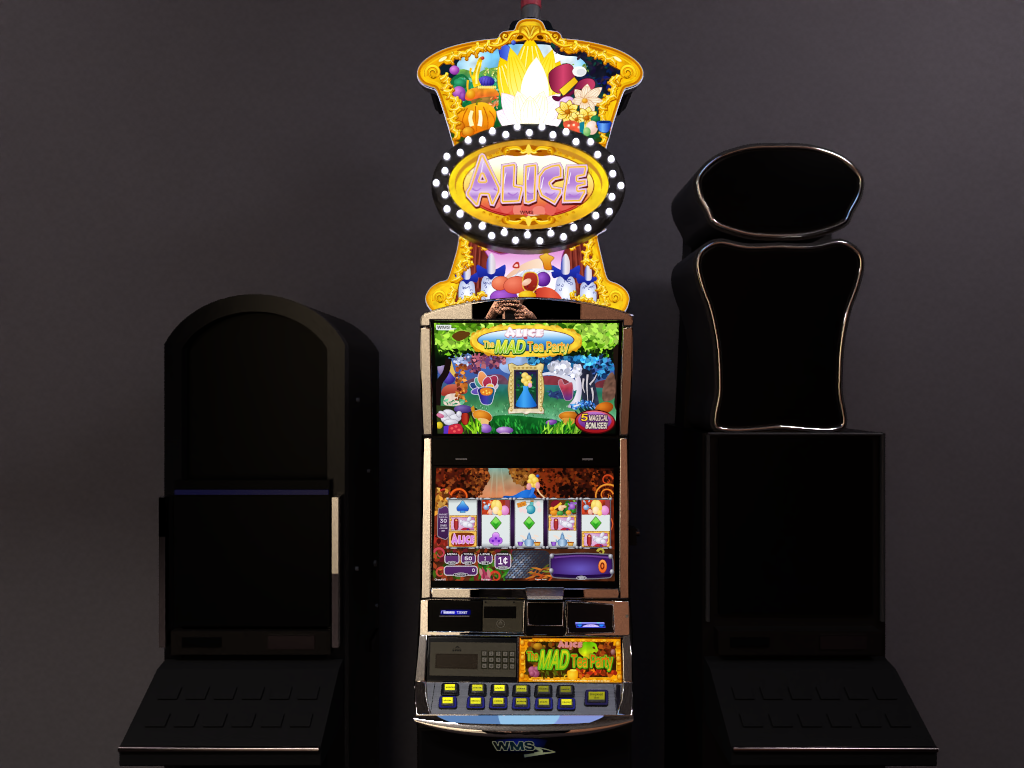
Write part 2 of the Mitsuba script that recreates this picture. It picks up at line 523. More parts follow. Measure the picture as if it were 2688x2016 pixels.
def scrolls(a, pts, r, seed, base=GOLD, dark=GOLD_D, light=GOLD_L):
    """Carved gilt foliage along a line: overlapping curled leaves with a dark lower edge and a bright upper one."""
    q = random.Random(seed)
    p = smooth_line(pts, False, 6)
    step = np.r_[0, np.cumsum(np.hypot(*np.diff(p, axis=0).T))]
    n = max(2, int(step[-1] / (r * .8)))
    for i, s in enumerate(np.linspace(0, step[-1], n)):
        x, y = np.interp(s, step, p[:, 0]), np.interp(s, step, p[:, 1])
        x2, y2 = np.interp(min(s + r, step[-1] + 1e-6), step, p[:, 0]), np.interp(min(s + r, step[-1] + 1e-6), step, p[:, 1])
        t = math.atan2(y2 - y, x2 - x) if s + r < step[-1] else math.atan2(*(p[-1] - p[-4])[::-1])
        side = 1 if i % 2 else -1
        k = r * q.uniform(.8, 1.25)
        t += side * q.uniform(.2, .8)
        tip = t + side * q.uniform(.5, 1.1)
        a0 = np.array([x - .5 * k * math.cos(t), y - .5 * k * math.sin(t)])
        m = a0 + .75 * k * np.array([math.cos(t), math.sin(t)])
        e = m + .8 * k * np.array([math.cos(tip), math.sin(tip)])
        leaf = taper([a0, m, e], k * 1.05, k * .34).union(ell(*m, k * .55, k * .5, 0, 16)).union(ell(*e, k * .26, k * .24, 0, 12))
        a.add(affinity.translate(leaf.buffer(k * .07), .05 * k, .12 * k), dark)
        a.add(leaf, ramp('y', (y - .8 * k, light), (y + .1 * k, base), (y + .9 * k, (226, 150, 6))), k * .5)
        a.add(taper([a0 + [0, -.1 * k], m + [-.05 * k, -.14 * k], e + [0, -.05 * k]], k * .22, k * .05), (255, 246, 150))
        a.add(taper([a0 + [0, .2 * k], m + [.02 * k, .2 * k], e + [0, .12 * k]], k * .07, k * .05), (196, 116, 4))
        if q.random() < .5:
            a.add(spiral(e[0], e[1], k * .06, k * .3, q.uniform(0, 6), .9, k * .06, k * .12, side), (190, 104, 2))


def volute(a, cx, cy, r, flip, base=GOLD):
    a.add(spiral(cx, cy, r * .16, r, 2.6, 1.7, r * .34, r * .46, flip), (212, 130, 6))
    a.add(spiral(cx, cy - r * .04, r * .16, r, 2.6, 1.7, r * .2, r * .32, flip), ramp('y', (cy - r, (255, 236, 50)), (cy + r, (240, 165, 8))), r * .5)
    a.add(spiral(cx, cy, r * .1, r * .62, 3.0, .9, r * .1, r * .05, flip), (110, 50, 0))
    a.add(line([(cx - flip * r * .3, cy + r * .62), (cx, cy + r * .72), (cx + flip * r * .25, cy + r * .6)], r * .1), (90, 40, 0))


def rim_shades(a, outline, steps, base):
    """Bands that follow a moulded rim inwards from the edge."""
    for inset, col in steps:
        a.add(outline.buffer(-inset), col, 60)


def edge_band(geom):
    """The edge of an edge-lit acrylic sheet: a thin band round its outline."""
    g = P_TOP.shape(geom)
    return slab(P_TOP, g.buffer(.0006).difference(g.buffer(-.0004)), -.006, .024, px=False)


# --- crown: the wide upper sign
CX1 = 1112
crown_right = [(1112, 160), (1165, 163), (1215, 186), (1240, 224), (1256, 260), (1300, 268), (1352, 276), (1385, 304), (1402, 334), (1500, 344), (1620, 362), (1760, 393), (1880, 432),
               (1985, 485), (2062, 545), (2100, 600), (2110, 652), (2092, 702), (2050, 745), (1990, 770), (1948, 786), (1918, 850), (1880, 965), (1838, 1100), (1788, 1275), (1770, 1345)]
crown = Polygon(np.vstack([smooth_line(crown_right, False, 6), (smooth_line(crown_right, False, 6) * [-1, 1] + [2 * CX1, 0])[::-1]])).buffer(0)
a = Art(Z1, 26)
a.add(crown, (190, 185, 215))
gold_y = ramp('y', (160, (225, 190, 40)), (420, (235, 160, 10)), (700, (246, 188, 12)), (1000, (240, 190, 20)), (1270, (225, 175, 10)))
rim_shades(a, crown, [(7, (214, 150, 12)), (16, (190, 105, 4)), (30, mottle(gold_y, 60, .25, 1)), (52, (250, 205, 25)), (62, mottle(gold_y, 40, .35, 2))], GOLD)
garden_pts = [(300, 640), (345, 565), (440, 530), (520, 500), (620, 462), (720, 448), (770, 470), (830, 425), (930, 385), (1000, 372), (1112, 360), (1260, 376), (1370, 425), (1440, 480), (1500, 470),
              (1570, 452), (1640, 500), (1720, 530), (1800, 570), (1915, 640), (1835, 670), (1805, 750), (1835, 850), (1745, 860), (1715, 940), (1712, 1010), (1745, 1060), (1720, 1250),
              (500, 1250), (490, 1040), (515, 880), (445, 845), (405, 760), (420, 690)]
garden = blob(garden_pts, 5)
a.add(garden.buffer(9), (120, 55, 0))
a.add(garden, ramp('y', (380, (16, 22, 40)), (700, (14, 34, 44)), (1000, (18, 60, 40)), (1200, (40, 70, 20))), 60)
sky = blob([(470, 560), (560, 480), (720, 450), (860, 420), (960, 390), (1300, 400), (1420, 470), (1640, 500), (1650, 560), (1560, 620), (1400, 640), (900, 660), (640, 660), (500, 620)], 5).intersection(garden)
a.add(sky, mottle(ramp('x', (470, (150, 205, 235)), (620, (215, 240, 250)), (760, (120, 195, 235)), (900, (110, 190, 235)), (1330, (245, 252, 255)), (1480, (235, 250, 255)), (1640, (70, 170, 235))), 70, .22, 3), 26)
wood = blob([(1290, 380), (1440, 470), (1600, 460), (1740, 520), (1920, 620), (1830, 870), (1700, 880), (1640, 660), (1600, 560), (1520, 500), (1400, 490), (1320, 450)], 5).intersection(garden)
a.add(wood, mottle((22, 24, 40), 50, .8, 4), 26)
a.leaves(wood, 50, 60, [(30, 20, 55), (14, 50, 50), (12, 30, 70), (50, 34, 50), (20, 62, 52)], 5)
a.add(blob([(470, 640), (640, 640), (720, 610), (820, 590), (900, 570), (910, 700), (900, 1100), (480, 1100)], 5).intersection(garden), mottle(ramp('y', (580, (150, 190, 60)), (700, (60, 160, 110)), (900, (20, 130, 70)), (1100, (20, 90, 40))), 40, .4, 6), 24)
a.leaves(box(690, 600, 900, 700), 40, 34, [(190, 205, 90), (130, 180, 70), (230, 230, 150), (90, 150, 60)], 7)
a.leaves(box(430, 680, 920, 900).intersection(garden), 70, 44, [(30, 150, 90), (60, 190, 140), (16, 100, 60), (150, 220, 200), (20, 120, 100)], 8)
a.leaves(box(1340, 560, 1640, 640).intersection(garden), 30, 36, [(120, 160, 60), (180, 190, 110), (70, 120, 70)], 9)
a.add(blob([(1310, 700), (1420, 640), (1600, 650), (1700, 720), (1780, 900), (1740, 1200), (1320, 1200)], 5).intersection(garden), mottle(ramp('y', (640, (30, 30, 60)), (850, (16, 60, 62)), (1200, (20, 70, 40))), 40, .5, 10), 26)
a.leaves(box(1560, 660, 1830, 900).intersection(garden), 46, 46, [(20, 30, 110), (16, 60, 70), (24, 22, 60), (30, 60, 140)], 11)
# purple berries, curled leaves
a.ball(446, 618, 44, 40, (130, 40, 150), (240, 150, 240))
a.add(taper([(415, 760), (450, 690), (520, 665), (575, 710)], 44, 12), (20, 110, 60))
a.ball(500, 735, 62, 40, (20, 90, 60), (60, 190, 130), 20)
a.ball(486, 815, 58, 56, (110, 40, 140), (236, 150, 236), 20)
a.ball(520, 850, 26, 44, (90, 30, 120), (190, 110, 210), -20)
# tall yellow blossom on a blue fruit, on an orange mushroom
a.ball(728, 716, 72, 46, (30, 22, 130), (120, 110, 240), 6)
for k in range(4):
    a.add(line([(690 + 26 * k, 690), (684 + 26 * k, 745)], 3), (24, 16, 100))
a.add(taper([(648, 760), (628, 690), (652, 600), (672, 530), (690, 512)], 66, 30), mottle((250, 205, 20), 40, .35, 12), 24)
a.add(taper([(640, 740), (640, 650), (668, 550)], 18, 8), (255, 250, 150))
a.ball(692, 512, 18, 16, (150, 30, 20), (240, 110, 70))
a.add(taper([(600, 690), (585, 640), (592, 600)], 10, 22), (250, 200, 30))
a.add(blob([(540, 870), (560, 800), (640, 770), (760, 770), (820, 800), (830, 850), (700, 870), (600, 890)], 6), mottle(ramp('y', (760, (250, 180, 40)), (890, (225, 80, 40))), 30, .3, 13), 26)
a.ball(590, 830, 40, 42, (220, 120, 10), (255, 215, 60))
for k in range(9):
    a.add(ell(660 + 18 * k, 768, 9, 13), (255, 235, 120))
a.add(taper([(566, 820), (560, 760), (565, 705)], 12, 20), (250, 190, 30))
a.add(blob([(600, 880), (820, 850), (810, 930), (740, 960), (640, 950)], 5), mottle((150, 110, 50), 30, .5, 14), 24)
a.leaves(box(740, 860, 830, 960), 24, 40, [(240, 130, 70), (20, 140, 70), (255, 190, 140), (220, 90, 40)], 15)
# rounded orange gourds, lower left
a.add(blob([(440, 1130), (445, 1060), (480, 1010), (520, 960), (570, 925), (680, 900), (760, 925), (810, 985), (800, 1080), (740, 1170), (600, 1210), (500, 1200)], 6), mottle(ramp('y', (900, (250, 195, 30)), (1010, (246, 160, 20)), (1200, (226, 110, 10))), 60, .22, 16), 26)
for x0, y0, x1, w in [(560, 950, 535, 9), (630, 935, 640, 8), (700, 940, 735, 9), (752, 975, 778, 8)]:
    a.add(taper([(x0, y0), ((x0 + x1) / 2 + (x1 - 650) * .25, 1050), (x1, 1160)], w, w * .5), (190, 84, 6))
a.add(taper([(600, 975), (585, 1040), (600, 1110)], 26, 40), (255, 246, 190))
a.add(taper([(670, 970), (676, 1040), (668, 1110)], 22, 40), (255, 250, 225))
a.ball(484, 1110, 50, 44, (200, 96, 6), (255, 190, 50), 20, (150, 60, 0), 4)
a.ball(566, 1160, 52, 44, (206, 104, 6), (255, 200, 60), -10, (150, 60, 0), 4)
a.add(taper([(640, 925), (650, 890), (690, 872)], 18, 12), (120, 120, 30))
# blue ribbon leaf and the great pale golden bloom in the middle
a.outlined(blob([(835, 405), (870, 395), (925, 412), (930, 500), (905, 580), (880, 580), (850, 500)], 6), ramp('x', (830, (40, 60, 190)), (930, (90, 130, 240))), (24, 30, 120), 5)
a.ball(965, 376, 20, 22, (30, 50, 170), (110, 140, 240))
def petal(x, y, ang, length, width, c_tip, c_mid, c_base, edge, vein):
    """One petal from its foot (x, y) outwards."""
    t = np.array([0, .12, .35, .62, .85, 1.0])
    w = np.array([.16, .34, .48, .46, .26, .02]) * width
    pts = np.r_[np.c_[-w, -t * length], np.c_[w, -t * length][::-1]]
    g = affinity.rotate(blob(pts, 6), ang, origin=(0, 0))
    g = affinity.translate(g, x, y)
    c, d = math.sin(math.radians(ang)), -math.cos(math.radians(ang))

    def shade(px, py):
        u = np.clip(((px - x) * c + (py - y) * d) / length, 0, 1)
        return np.stack([np.interp(u, (0, .45, 1), (c_base[k], c_mid[k], c_tip[k])) for k in range(3)], 1)
    a.add(g.buffer(4), edge)
    a.add(g, shade, 28)
    for k in (-.5, -.2, .15, .45):
        e = affinity.rotate(taper([(k * width * .2, -.1 * length), (k * width * .75, -.5 * length), (k * width * .3, -.9 * length)], 3, 9), ang, origin=(0, 0))
        a.add(affinity.translate(e, x, y).intersection(g), vein)


YT, YM, YW = (255, 214, 0), (255, 236, 60), (290, 284, 230)
for ang, ln, wd in [(-24, 640, 270), (25, 610, 270), (0, 770, 330)]:
    petal(1112, 1100, ang, ln, wd, YT, YM, YW, (214, 150, 20), (255, 248, 170))
for ang, ln, wd in [(-15, 690, 210), (16, 680, 210)]:
    petal(1118, 1100, ang, ln, wd, (255, 226, 20), (262, 250, 130), (300, 296, 270), (240, 196, 60), (255, 214, 20))
petal(1135, 1110, 3, 600, 250, (292, 286, 250), (300, 300, 296), (300, 298, 290), (250, 226, 130), (300, 296, 262))
for ang, ln, wd in [(-62, 330, 210), (62, 330, 210), (-38, 400, 200), (40, 400, 200)]:
    petal(1112, 1140, ang, ln, wd, (268, 250, 262), (290, 286, 280), (300, 296, 280), (236, 180, 214), (262, 236, 250))
for ang, ln, wd in [(-18, 360, 180), (19, 360, 180), (0, 300, 170)]:
    petal(1112, 1150, ang, ln, wd, (290, 282, 240), (298, 294, 280), (300, 290, 240), (246, 206, 150), (275, 262, 205))
# maroon pail with a yellow band and pale blossoms, right
pail = blob([(1276, 660), (1330, 600), (1400, 570), (1450, 565), (1490, 600), (1500, 690), (1440, 790), (1370, 820), (1300, 780)], 7)
a.outlined(pail, ramp('x', (1276, (120, 24, 56)), (1400, (214, 70, 110)), (1500, (150, 40, 70))), (70, 8, 30), 5)
a.add(ell(1545, 630, 62, 46), (250, 250, 245))
a.add(ell(1560, 636, 40, 30), (225, 228, 230))
a.outlined(poly((1368, 792), (1500, 680), (1532, 720), (1404, 846)), ramp('x', (1368, (255, 232, 60)), (1532, (240, 180, 20))), (90, 50, 0), 4)
brim = blob([(1310, 850), (1390, 850), (1480, 800), (1540, 720), (1610, 692), (1668, 706), (1682, 752), (1650, 790), (1560, 782), (1480, 830), (1410, 880), (1340, 886)], 7)
a.outlined(brim, ramp('x', (1310, (96, 14, 60)), (1500, (110, 22, 62)), (1640, (196, 62, 100))), (60, 6, 30), 5)
a.ball(1430, 900, 70, 48, (220, 160, 220), (250, 220, 250), -20)
CREAM = ((262, 252, 236), (255, 240, 214), (240, 200, 150), (196, 130, 90), (236, 206, 170))
for ang, ln, wd in [(-40, 130, 80), (10, 150, 84), (52, 190, 80), (92, 170, 74), (135, 120, 80), (-90, 110, 70), (180, 110, 84)]:
    petal(1590, 890, ang, ln, wd, *CREAM)
a.ball(1592, 888, 26, 22, (220, 130, 20), (255, 214, 80))
SUN = ((255, 230, 60), (250, 200, 20), (214, 130, 4), (150, 80, 0), (255, 244, 150))
for cx0, cy0, r in [(1440, 985, 105), (1610, 1040, 100), (1520, 1050, 70)]:
    for ang in range(0, 360, 45):
        petal(cx0, cy0, ang + 12, r, r * .62, *SUN)
    a.ball(cx0, cy0, r * .24, r * .22, (150, 70, 0), (226, 140, 20))
a.add(blob([(1400, 1080), (1480, 1060), (1560, 1100), (1560, 1170), (1440, 1150)], 5), mottle((226, 90, 60), 30, .3, 17), 24)
for x, y in [(1450, 1105), (1495, 1100), (1540, 1120)]:
    a.add(ell(x, y, 11), (255, 225, 190))
a.add(poly((1545, 1080), (1590, 1070), (1580, 1180), (1545, 1160)), (20, 130, 150))
a.ball(1690, 1050, 46, 36, (12, 80, 50), (50, 160, 90))
a.ball(1655, 1125, 52, 62, (235, 190, 170), (262, 250, 240), 10)
a.ball(1610, 1160, 34, 40, (100, 170, 90), (190, 230, 150))
# blue bowl on the frame
# gilt foliage of the frame
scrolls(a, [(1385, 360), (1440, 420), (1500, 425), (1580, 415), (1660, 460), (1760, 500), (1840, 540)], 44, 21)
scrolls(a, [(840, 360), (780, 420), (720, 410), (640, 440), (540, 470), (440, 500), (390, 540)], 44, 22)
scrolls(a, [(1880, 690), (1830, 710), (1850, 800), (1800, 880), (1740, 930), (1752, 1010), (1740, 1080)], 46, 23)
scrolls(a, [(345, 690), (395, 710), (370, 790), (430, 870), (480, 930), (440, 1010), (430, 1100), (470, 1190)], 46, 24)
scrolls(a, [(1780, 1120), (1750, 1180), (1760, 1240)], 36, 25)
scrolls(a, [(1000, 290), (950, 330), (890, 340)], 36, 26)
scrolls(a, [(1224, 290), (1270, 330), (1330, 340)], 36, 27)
for fl in (1, -1):
    cx = lambda x: CX1 + fl * (x - CX1)
    volute(a, cx(1965), 640, 70, fl)
    a.add(spiral(cx(1332), 318, 8, 40, 0, 1.2, 8, 20, fl), (150, 80, 0))
    a.add(taper([(cx(1112), 350), (cx(1180), 290), (cx(1270), 300), (cx(1320), 370), (cx(1400), 410), (cx(1480), 400)], 40, 18), (205, 120, 4))
    a.add(taper([(cx(1112), 340), (cx(1180), 282), (cx(1270), 292), (cx(1320), 360), (cx(1400), 402), (cx(1480), 394)], 22, 10), (255, 226, 50))
    a.add(taper([(cx(1112), 300), (cx(1140), 240), (cx(1190), 240), (cx(1200), 290)], 12, 22), (190, 130, 10))
    a.add(ell(cx(1200), 330, 30, 18, fl * 20), (86, 36, 0))
    a.add(ell(cx(1690), 430, 70, 12, fl * 16), (190, 110, 6))
    a.add(ell(cx(1880), 520, 40, 14, fl * 30), (255, 250, 190))
for k in range(5):
    q = (k - 2) * 20
    a.add(taper([(1112 + q * .3, 320), (1112 + q, 270), (1112 + q * 1.9, 225 + abs(q) * .5)], 14, 5), (240, 215, 80) if k % 2 else (196, 130, 12))
a.outlined(blob([(1700, 1075), (1760, 1066), (1822, 1075), (1815, 1120), (1795, 1160), (1755, 1166), (1720, 1150), (1706, 1115)], 6), ramp('x', (1700, (20, 80, 210)), (1750, (120, 180, 250)), (1820, (10, 50, 170))), (6, 20, 100), 5)
a.add(ell(1762, 1076, 52, 10), (10, 40, 120))
art_crown = a
crown_px = Z1.px(crown)
C = f'{M}__crown_sign'
put('crown_sign', slab(P_TOP, crown_px, 0, .035, .002), 'edge_acrylic', M, 35, 'wide glowing gold upper sign')
lit('lit_edge', edge_band(crown_px), C, (1.9, 2.0, 2.7), 'edge_acrylic', weight=3.0)
glowing('artwork', art_crown, P_TOP, .0006, crown.buffer(-3), C)

# --- pedestal: the lower sign, down to the cabinet
ped_pts = [(490, 20), (485, 90), (468, 200), (432, 330), (396, 445), (372, 484), (310, 500), (245, 540), (205, 590), (187, 640), (200, 700), (245, 760), (300, 800),
           (1890, 805), (1945, 765), (1976, 712), (1988, 650), (1975, 600), (1940, 555), (1880, 515), (1815, 490), (1786, 450), (1755, 330), (1725, 200), (1702, 90), (1695, 20)]
ped = blob(ped_pts, 6)
a = Art(Z3, 28)
a.add(ped, (190, 185, 215))
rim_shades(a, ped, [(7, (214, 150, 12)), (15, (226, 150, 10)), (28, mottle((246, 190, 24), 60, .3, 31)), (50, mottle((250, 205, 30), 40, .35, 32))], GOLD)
stage = poly((560, 100), (1620, 110), (1650, 260), (1700, 520), (1720, 700), (450, 690), (500, 480), (560, 330))
a.add(stage.buffer(6), (90, 30, 0))
a.add(stage, mottle((118, 44, 34), 60, .4, 33), 30)
for x0, x1 in [(600, 560), (640, 615), (680, 650), (1540, 1580), (1500, 1530), (1460, 1480)]:
    a.add(taper([(x0, 110), ((x0 + x1) / 2, 300), (x1, 560)], 8, 16), (150, 66, 52))
    a.add(taper([(x0 + 16, 110), ((x0 + x1) / 2 + 16, 300), (x1 + 16, 560)], 6, 10), (84, 24, 22))
veil = blob([(720, 170), (1100, 195), (1390, 180), (1385, 300), (1370, 520), (1360, 690), (740, 690), (760, 500), (770, 330)], 5)
a.add(veil.buffer(8), (150, 60, 150))
a.add(veil, ramp('y', (190, (225, 130, 205)), (330, (240, 190, 235)), (480, (268, 250, 266)), (640, (275, 268, 275))), 30)
a.add(taper([(700, 170), (840, 232), (990, 200)], 60, 40), (128, 48, 44))
a.add(taper([(720, 196), (850, 258), (1000, 226)], 14, 8), (160, 70, 150))
a.add(taper([(1130, 205), (1280, 222), (1400, 190)], 20, 40), (150, 60, 110))


def vase(x, y, s):
    """A tall blue and white jar on a stand."""
    a.add(poly((x - 70 * s, y + 60 * s), (x - 100 * s, y + 130 * s), (x - 60 * s, y + 260 * s), (x + 60 * s, y + 260 * s), (x + 100 * s, y + 130 * s), (x + 70 * s, y + 60 * s)), (120, 84, 50))
    a.add(blob([(x - 60 * s, y), (x + 60 * s, y), (x + 84 * s, y + 120 * s), (x + 60 * s, y + 270 * s), (x - 60 * s, y + 270 * s), (x - 84 * s, y + 120 * s)], 4), glow(x, y + 130 * s, 90 * s, 170 * s, (270, 272, 280), (180, 190, 225)), 24)
    q = random.Random(int(x))
    for k in range(26):
        px, py = x + q.uniform(-64, 64) * s, y + q.uniform(20, 260) * s
        if abs(py - y - 130 * s) > 46 * s or abs(px - x) > 40 * s:
            a.add(spiral(px, py, 2 * s, 15 * s, q.uniform(0, 6), .9, 4 * s, 5 * s, q.choice((-1, 1))), (52, 66, 150))
    a.add(blob([(x - 118 * s, y - 96 * s), (x - 40 * s, y - 60 * s), (x + 40 * s, y - 60 * s), (x + 118 * s, y - 96 * s), (x + 104 * s, y + 6 * s), (x + 40 * s, y - 4 * s), (x, y + 28 * s), (x - 40 * s, y - 4 * s), (x - 104 * s, y + 6 * s)], 5), ramp('y', (y - 90 * s, (40, 60, 190)), (y + 30 * s, (22, 30, 130))), 24)
    a.add(blob([(x - 30 * s, y - 30 * s), (x - 36 * s, y - 120 * s), (x - 10 * s, y - 185 * s), (x + 14 * s, y - 185 * s), (x + 36 * s, y - 120 * s), (x + 30 * s, y - 30 * s)], 6), ramp('x', (x - 36 * s, (40, 56, 170)), (x - 5 * s, (240, 238, 245)), (x + 36 * s, (215, 200, 210))), 14)


vase(555, 500, .86)
vase(768, 455, 1.06)
vase(1422, 460, 1.06)
vase(1622, 510, .86)
# cushions, ruffle and brooch in place of a figure
a.ball(880, 640, 120, 70, (110, 40, 150), (190, 110, 230), 0, (90, 30, 120), 4)
a.add(blob([(890, 470), (960, 400), (1080, 330), (1190, 300), (1225, 350), (1190, 400), (1080, 420), (990, 450), (950, 500), (895, 510)], 7), ramp('x', (890, (240, 190, 160)), (1220, (255, 230, 205))), 30)
a.add(blob([(930, 470), (1040, 410), (1160, 385), (1320, 405), (1230, 430), (1080, 470), (980, 490)], 6), mottle((235, 238, 250), 26, .25, 34), 20)
for k in range(7):
    a.add(line([(980 + 44 * k, 452 - 5 * k), (1020 + 44 * k, 400 + 2 * k)], 4), (170, 180, 225))
a.ball(850, 515, 76, 60, (220, 90, 60), (255, 160, 120), -10, (150, 40, 30), 4)
a.ball(985, 530, 106, 74, (214, 80, 56), (250, 140, 110), -10, (150, 40, 30), 4)
a.ball(1225, 480, 62, 62, (80, 24, 130), (170, 100, 220), 0, (60, 10, 90), 4)
a.add(blob([(1140, 640), (1160, 570), (1250, 548), (1330, 580), (1390, 650), (1390, 720), (1140, 720)], 6), ramp('x', (1140, (190, 50, 36)), (1300, (232, 96, 66)), (1390, (214, 70, 46))), 30)
a.outlined(blob([(1065, 440), (1110, 420), (1160, 435), (1178, 490), (1160, 560), (1115, 590), (1060, 560), (1050, 500)], 5), ramp('y', (420, (190, 60, 40)), (590, (130, 26, 20))), (235, 190, 60), 9)
a.ball(1080, 505, 46, 26, (236, 180, 150), (255, 225, 200), -30)
a.leaves(box(1060, 540, 1180, 610), 12, 26, [(150, 40, 30), (90, 20, 40), (200, 90, 50)], 35)
crown_orn = blob([(1195, 280), (1240, 255), (1250, 208), (1268, 260), (1320, 290), (1290, 330), (1300, 390), (1240, 390), (1225, 330)], 4)
a.outlined(crown_orn, ramp('y', (210, (255, 226, 90)), (390, (216, 120, 20))), (150, 80, 0), 4)
a.add(blob([(955, 370), (985, 330), (1012, 332), (1016, 378), (980, 384)], 6), (196, 60, 50))
a.add(blob([(970, 366), (988, 346), (1002, 350), (1002, 370)], 6), (250, 210, 200))
a.ball(1085, 622, 78, 42, (216, 140, 0), (255, 230, 60), 0)
scrolls(a, [(520, 60), (540, 150), (560, 230), (560, 300), (590, 350), (500, 330), (490, 420), (470, 480)], 42, 36)
scrolls(a, [(1660, 70), (1640, 150), (1620, 240), (1590, 340), (1660, 320), (1690, 400), (1720, 480), (1720, 560)], 42, 37)
scrolls(a, [(640, 150), (690, 190), (710, 215)], 24, 38)
scrolls(a, [(1540, 160), (1500, 190), (1480, 215)], 24, 39)
scrolls(a, [(430, 560), (420, 620), (380, 690), (480, 690), (560, 650), (650, 640), (680, 610)], 36, 40)
scrolls(a, [(1760, 560), (1760, 640), (1790, 700), (1700, 700), (1620, 660), (1520, 650), (1480, 620)], 36, 41)
for fl in (1, -1):
    volute(a, 1088 + fl * 770, 640, 62, fl)
art_ped = a
D = f'{M}__pedestal_sign'
put('pedestal_sign', slab(P_TOP, Z3.px(ped), 0, .035, .002), 'edge_acrylic', M, 35, 'glowing gold lower sign with purple curtained stage')
lit('lit_edge', edge_band(Z3.px(ped)), D, (1.9, 2.0, 2.7), 'edge_acrylic', weight=3.0)
glowing('artwork', art_ped, P_TOP, .0006, ped.buffer(-3), D)

# --- the name on the oval sign, also used small on the screens
ALICE = [
    [(688, 345), (706, 354), (848, 646), (846, 682), (790, 800), (764, 795), (738, 708), (680, 706), (656, 800), (634, 805), (552, 715), (550, 682), (578, 640), (655, 400), (668, 360)],
    [(864, 445), (972, 428), (986, 440), (980, 622), (1044, 630), (1050, 652), (1022, 772), (868, 780), (856, 765)],
    [(1064, 446), (1164, 432), (1172, 445), (1165, 655), (1160, 758), (1098, 784), (1062, 778), (1058, 600)],
    [(1372, 430), (1394, 470), (1394, 555), (1330, 570), (1292, 604), (1312, 640), (1388, 650), (1390, 692), (1330, 790), (1205, 718), (1176, 640), (1182, 540), (1232, 472), (1300, 442)],
    [(1436, 450), (1608, 445), (1614, 472), (1598, 540), (1532, 553), (1532, 576), (1606, 570), (1608, 622), (1536, 640), (1536, 662), (1602, 655), (1602, 692), (1555, 770), (1398, 774), (1402, 700), (1424, 562)]]
name_shape = unary_union([Polygon(p) for p in ALICE]).difference(poly((690, 528), (714, 582), (670, 582)))
name_letters = [affinity.translate(g, 0, 0) for g in parts_of(name_shape)]


def name_sign(a, x0, y0, x1, y1, edge, mid, fill, dark, k=1.0):
    s = (x1 - x0) / 1070
    g = fit(name_shape, x0, y0, x1, y1)
    a.add(affinity.translate(g.buffer(10 * s * k), 4 * s, 16 * s), dark)
    a.add(g.buffer(10 * s * k, join_style='mitre', mitre_limit=1.5), dark)
    a.add(g.buffer(7 * s * k, join_style='mitre', mitre_limit=1.5), edge)
    a.add(g.buffer(-6 * s * k), mid)
    a.add(g.buffer(-(20 * s) * k), edge)
    a.add(g.buffer(-(24 * s) * k), fill, 26 * s)
    return g


oval_out = ell(1098, 618, 866, 563, 0, 120)
oval_in = ell(1098, 618, 708, 399, 0, 120)
a = Art(Z2, 26)
a.add(oval_in, (150, 80, 6))
a.add(ell(1098, 618, 704, 395, 0, 120), mottle(ramp('y', (222, (196, 140, 44)), (300, (226, 170, 40)), (480, (255, 222, 30)), (760, (255, 218, 40)), (940, (226, 166, 36)), (1015, (200, 140, 40))), 60, .16, 50))
a.add(ell(1098, 614, 650, 350, 0, 100).difference(ell(1098, 640, 640, 330, 0, 100)), (200, 140, 40))
inset = ell(1098, 622, 580, 292, 0, 110)
a.add(inset, (130, 24, 10))
inset = ell(1098, 622, 572, 284, 0, 110)
a.add(inset, ramp('y', (330, (268, 256, 246)), (450, (270, 262, 240)), (560, (255, 232, 130)), (680, (252, 200, 90)), (770, (236, 120, 70)), (830, (222, 84, 74)), (912, (206, 60, 60))), 26)
a.add(ell(1098, 640, 540, 262, 0, 100).difference(ell(1098, 624, 545, 268, 0, 100)), (170, 26, 20))
for k, (x, y, rx, ry) in enumerate([(900, 800, 60, 70), (1010, 840, 50, 60), (1100, 830, 70, 50), (1190, 850, 60, 46), (1290, 830, 50, 60), (800, 790, 50, 40), (1400, 800, 60, 40)]):
    a.add(ell(x, y, rx, ry).intersection(inset), (240, 132, 116) if k % 2 else (228, 98, 88))
for fy in (1, -1):
    Y = lambda y: 622 + fy * (y - 622) if fy > 0 else 622 - (y - 622)
    for fl in (1, -1):
        X = lambda x: 1098 + fl * (x - 1098)
        a.add(blob([(X(1110), Y(900)), (X(1180), Y(880)), (X(1290), Y(888)), (X(1340), Y(930)), (X(1300), Y(965)), (X(1200), Y(960)), (X(1110), Y(972))], 5), (176, 96, 6))
        a.add(taper([(X(1098), Y(940)), (X(1150), Y(915)), (X(1200), Y(950)), (X(1290), Y(940)), (X(1310), Y(905))], 34, 30), (250, 196, 20))
        a.add(taper([(X(1098), Y(932)), (X(1150), Y(908)), (X(1200), Y(942)), (X(1290), Y(930))], 12, 8), (255, 240, 110))
        a.add(spiral(X(1285), Y(920), 6, 34, 0, 1.2, 8, 16, fl), (210, 140, 10))
        a.add(ell(X(1190), Y(922), 26, 9), (130, 50, 0))
        for x, y, r in [(1370, 905, 26), (1430, 880, 22), (1350, 940, 16), (1490, 862, 18)]:
            a.add(ell(X(x), Y(y), r, r * .6, fl * fy * -20), (236, 176, 20))
            a.add(spiral(X(x), Y(y), 3, r * .6, 1, 1, 4, 6, fl), (176, 100, 10))
        for x, y in [(1560, 800), (1640, 730), (1610, 520), (1540, 440)]:
            a.add(spiral(X(x), Y(y), 4, 18, 1, 1.1, 4, 5, fl), (216, 150, 20))
    a.add(blob([(1098, Y(985)), (1072, Y(930)), (1098, Y(888)), (1124, Y(930))], 5), (255, 224, 80))
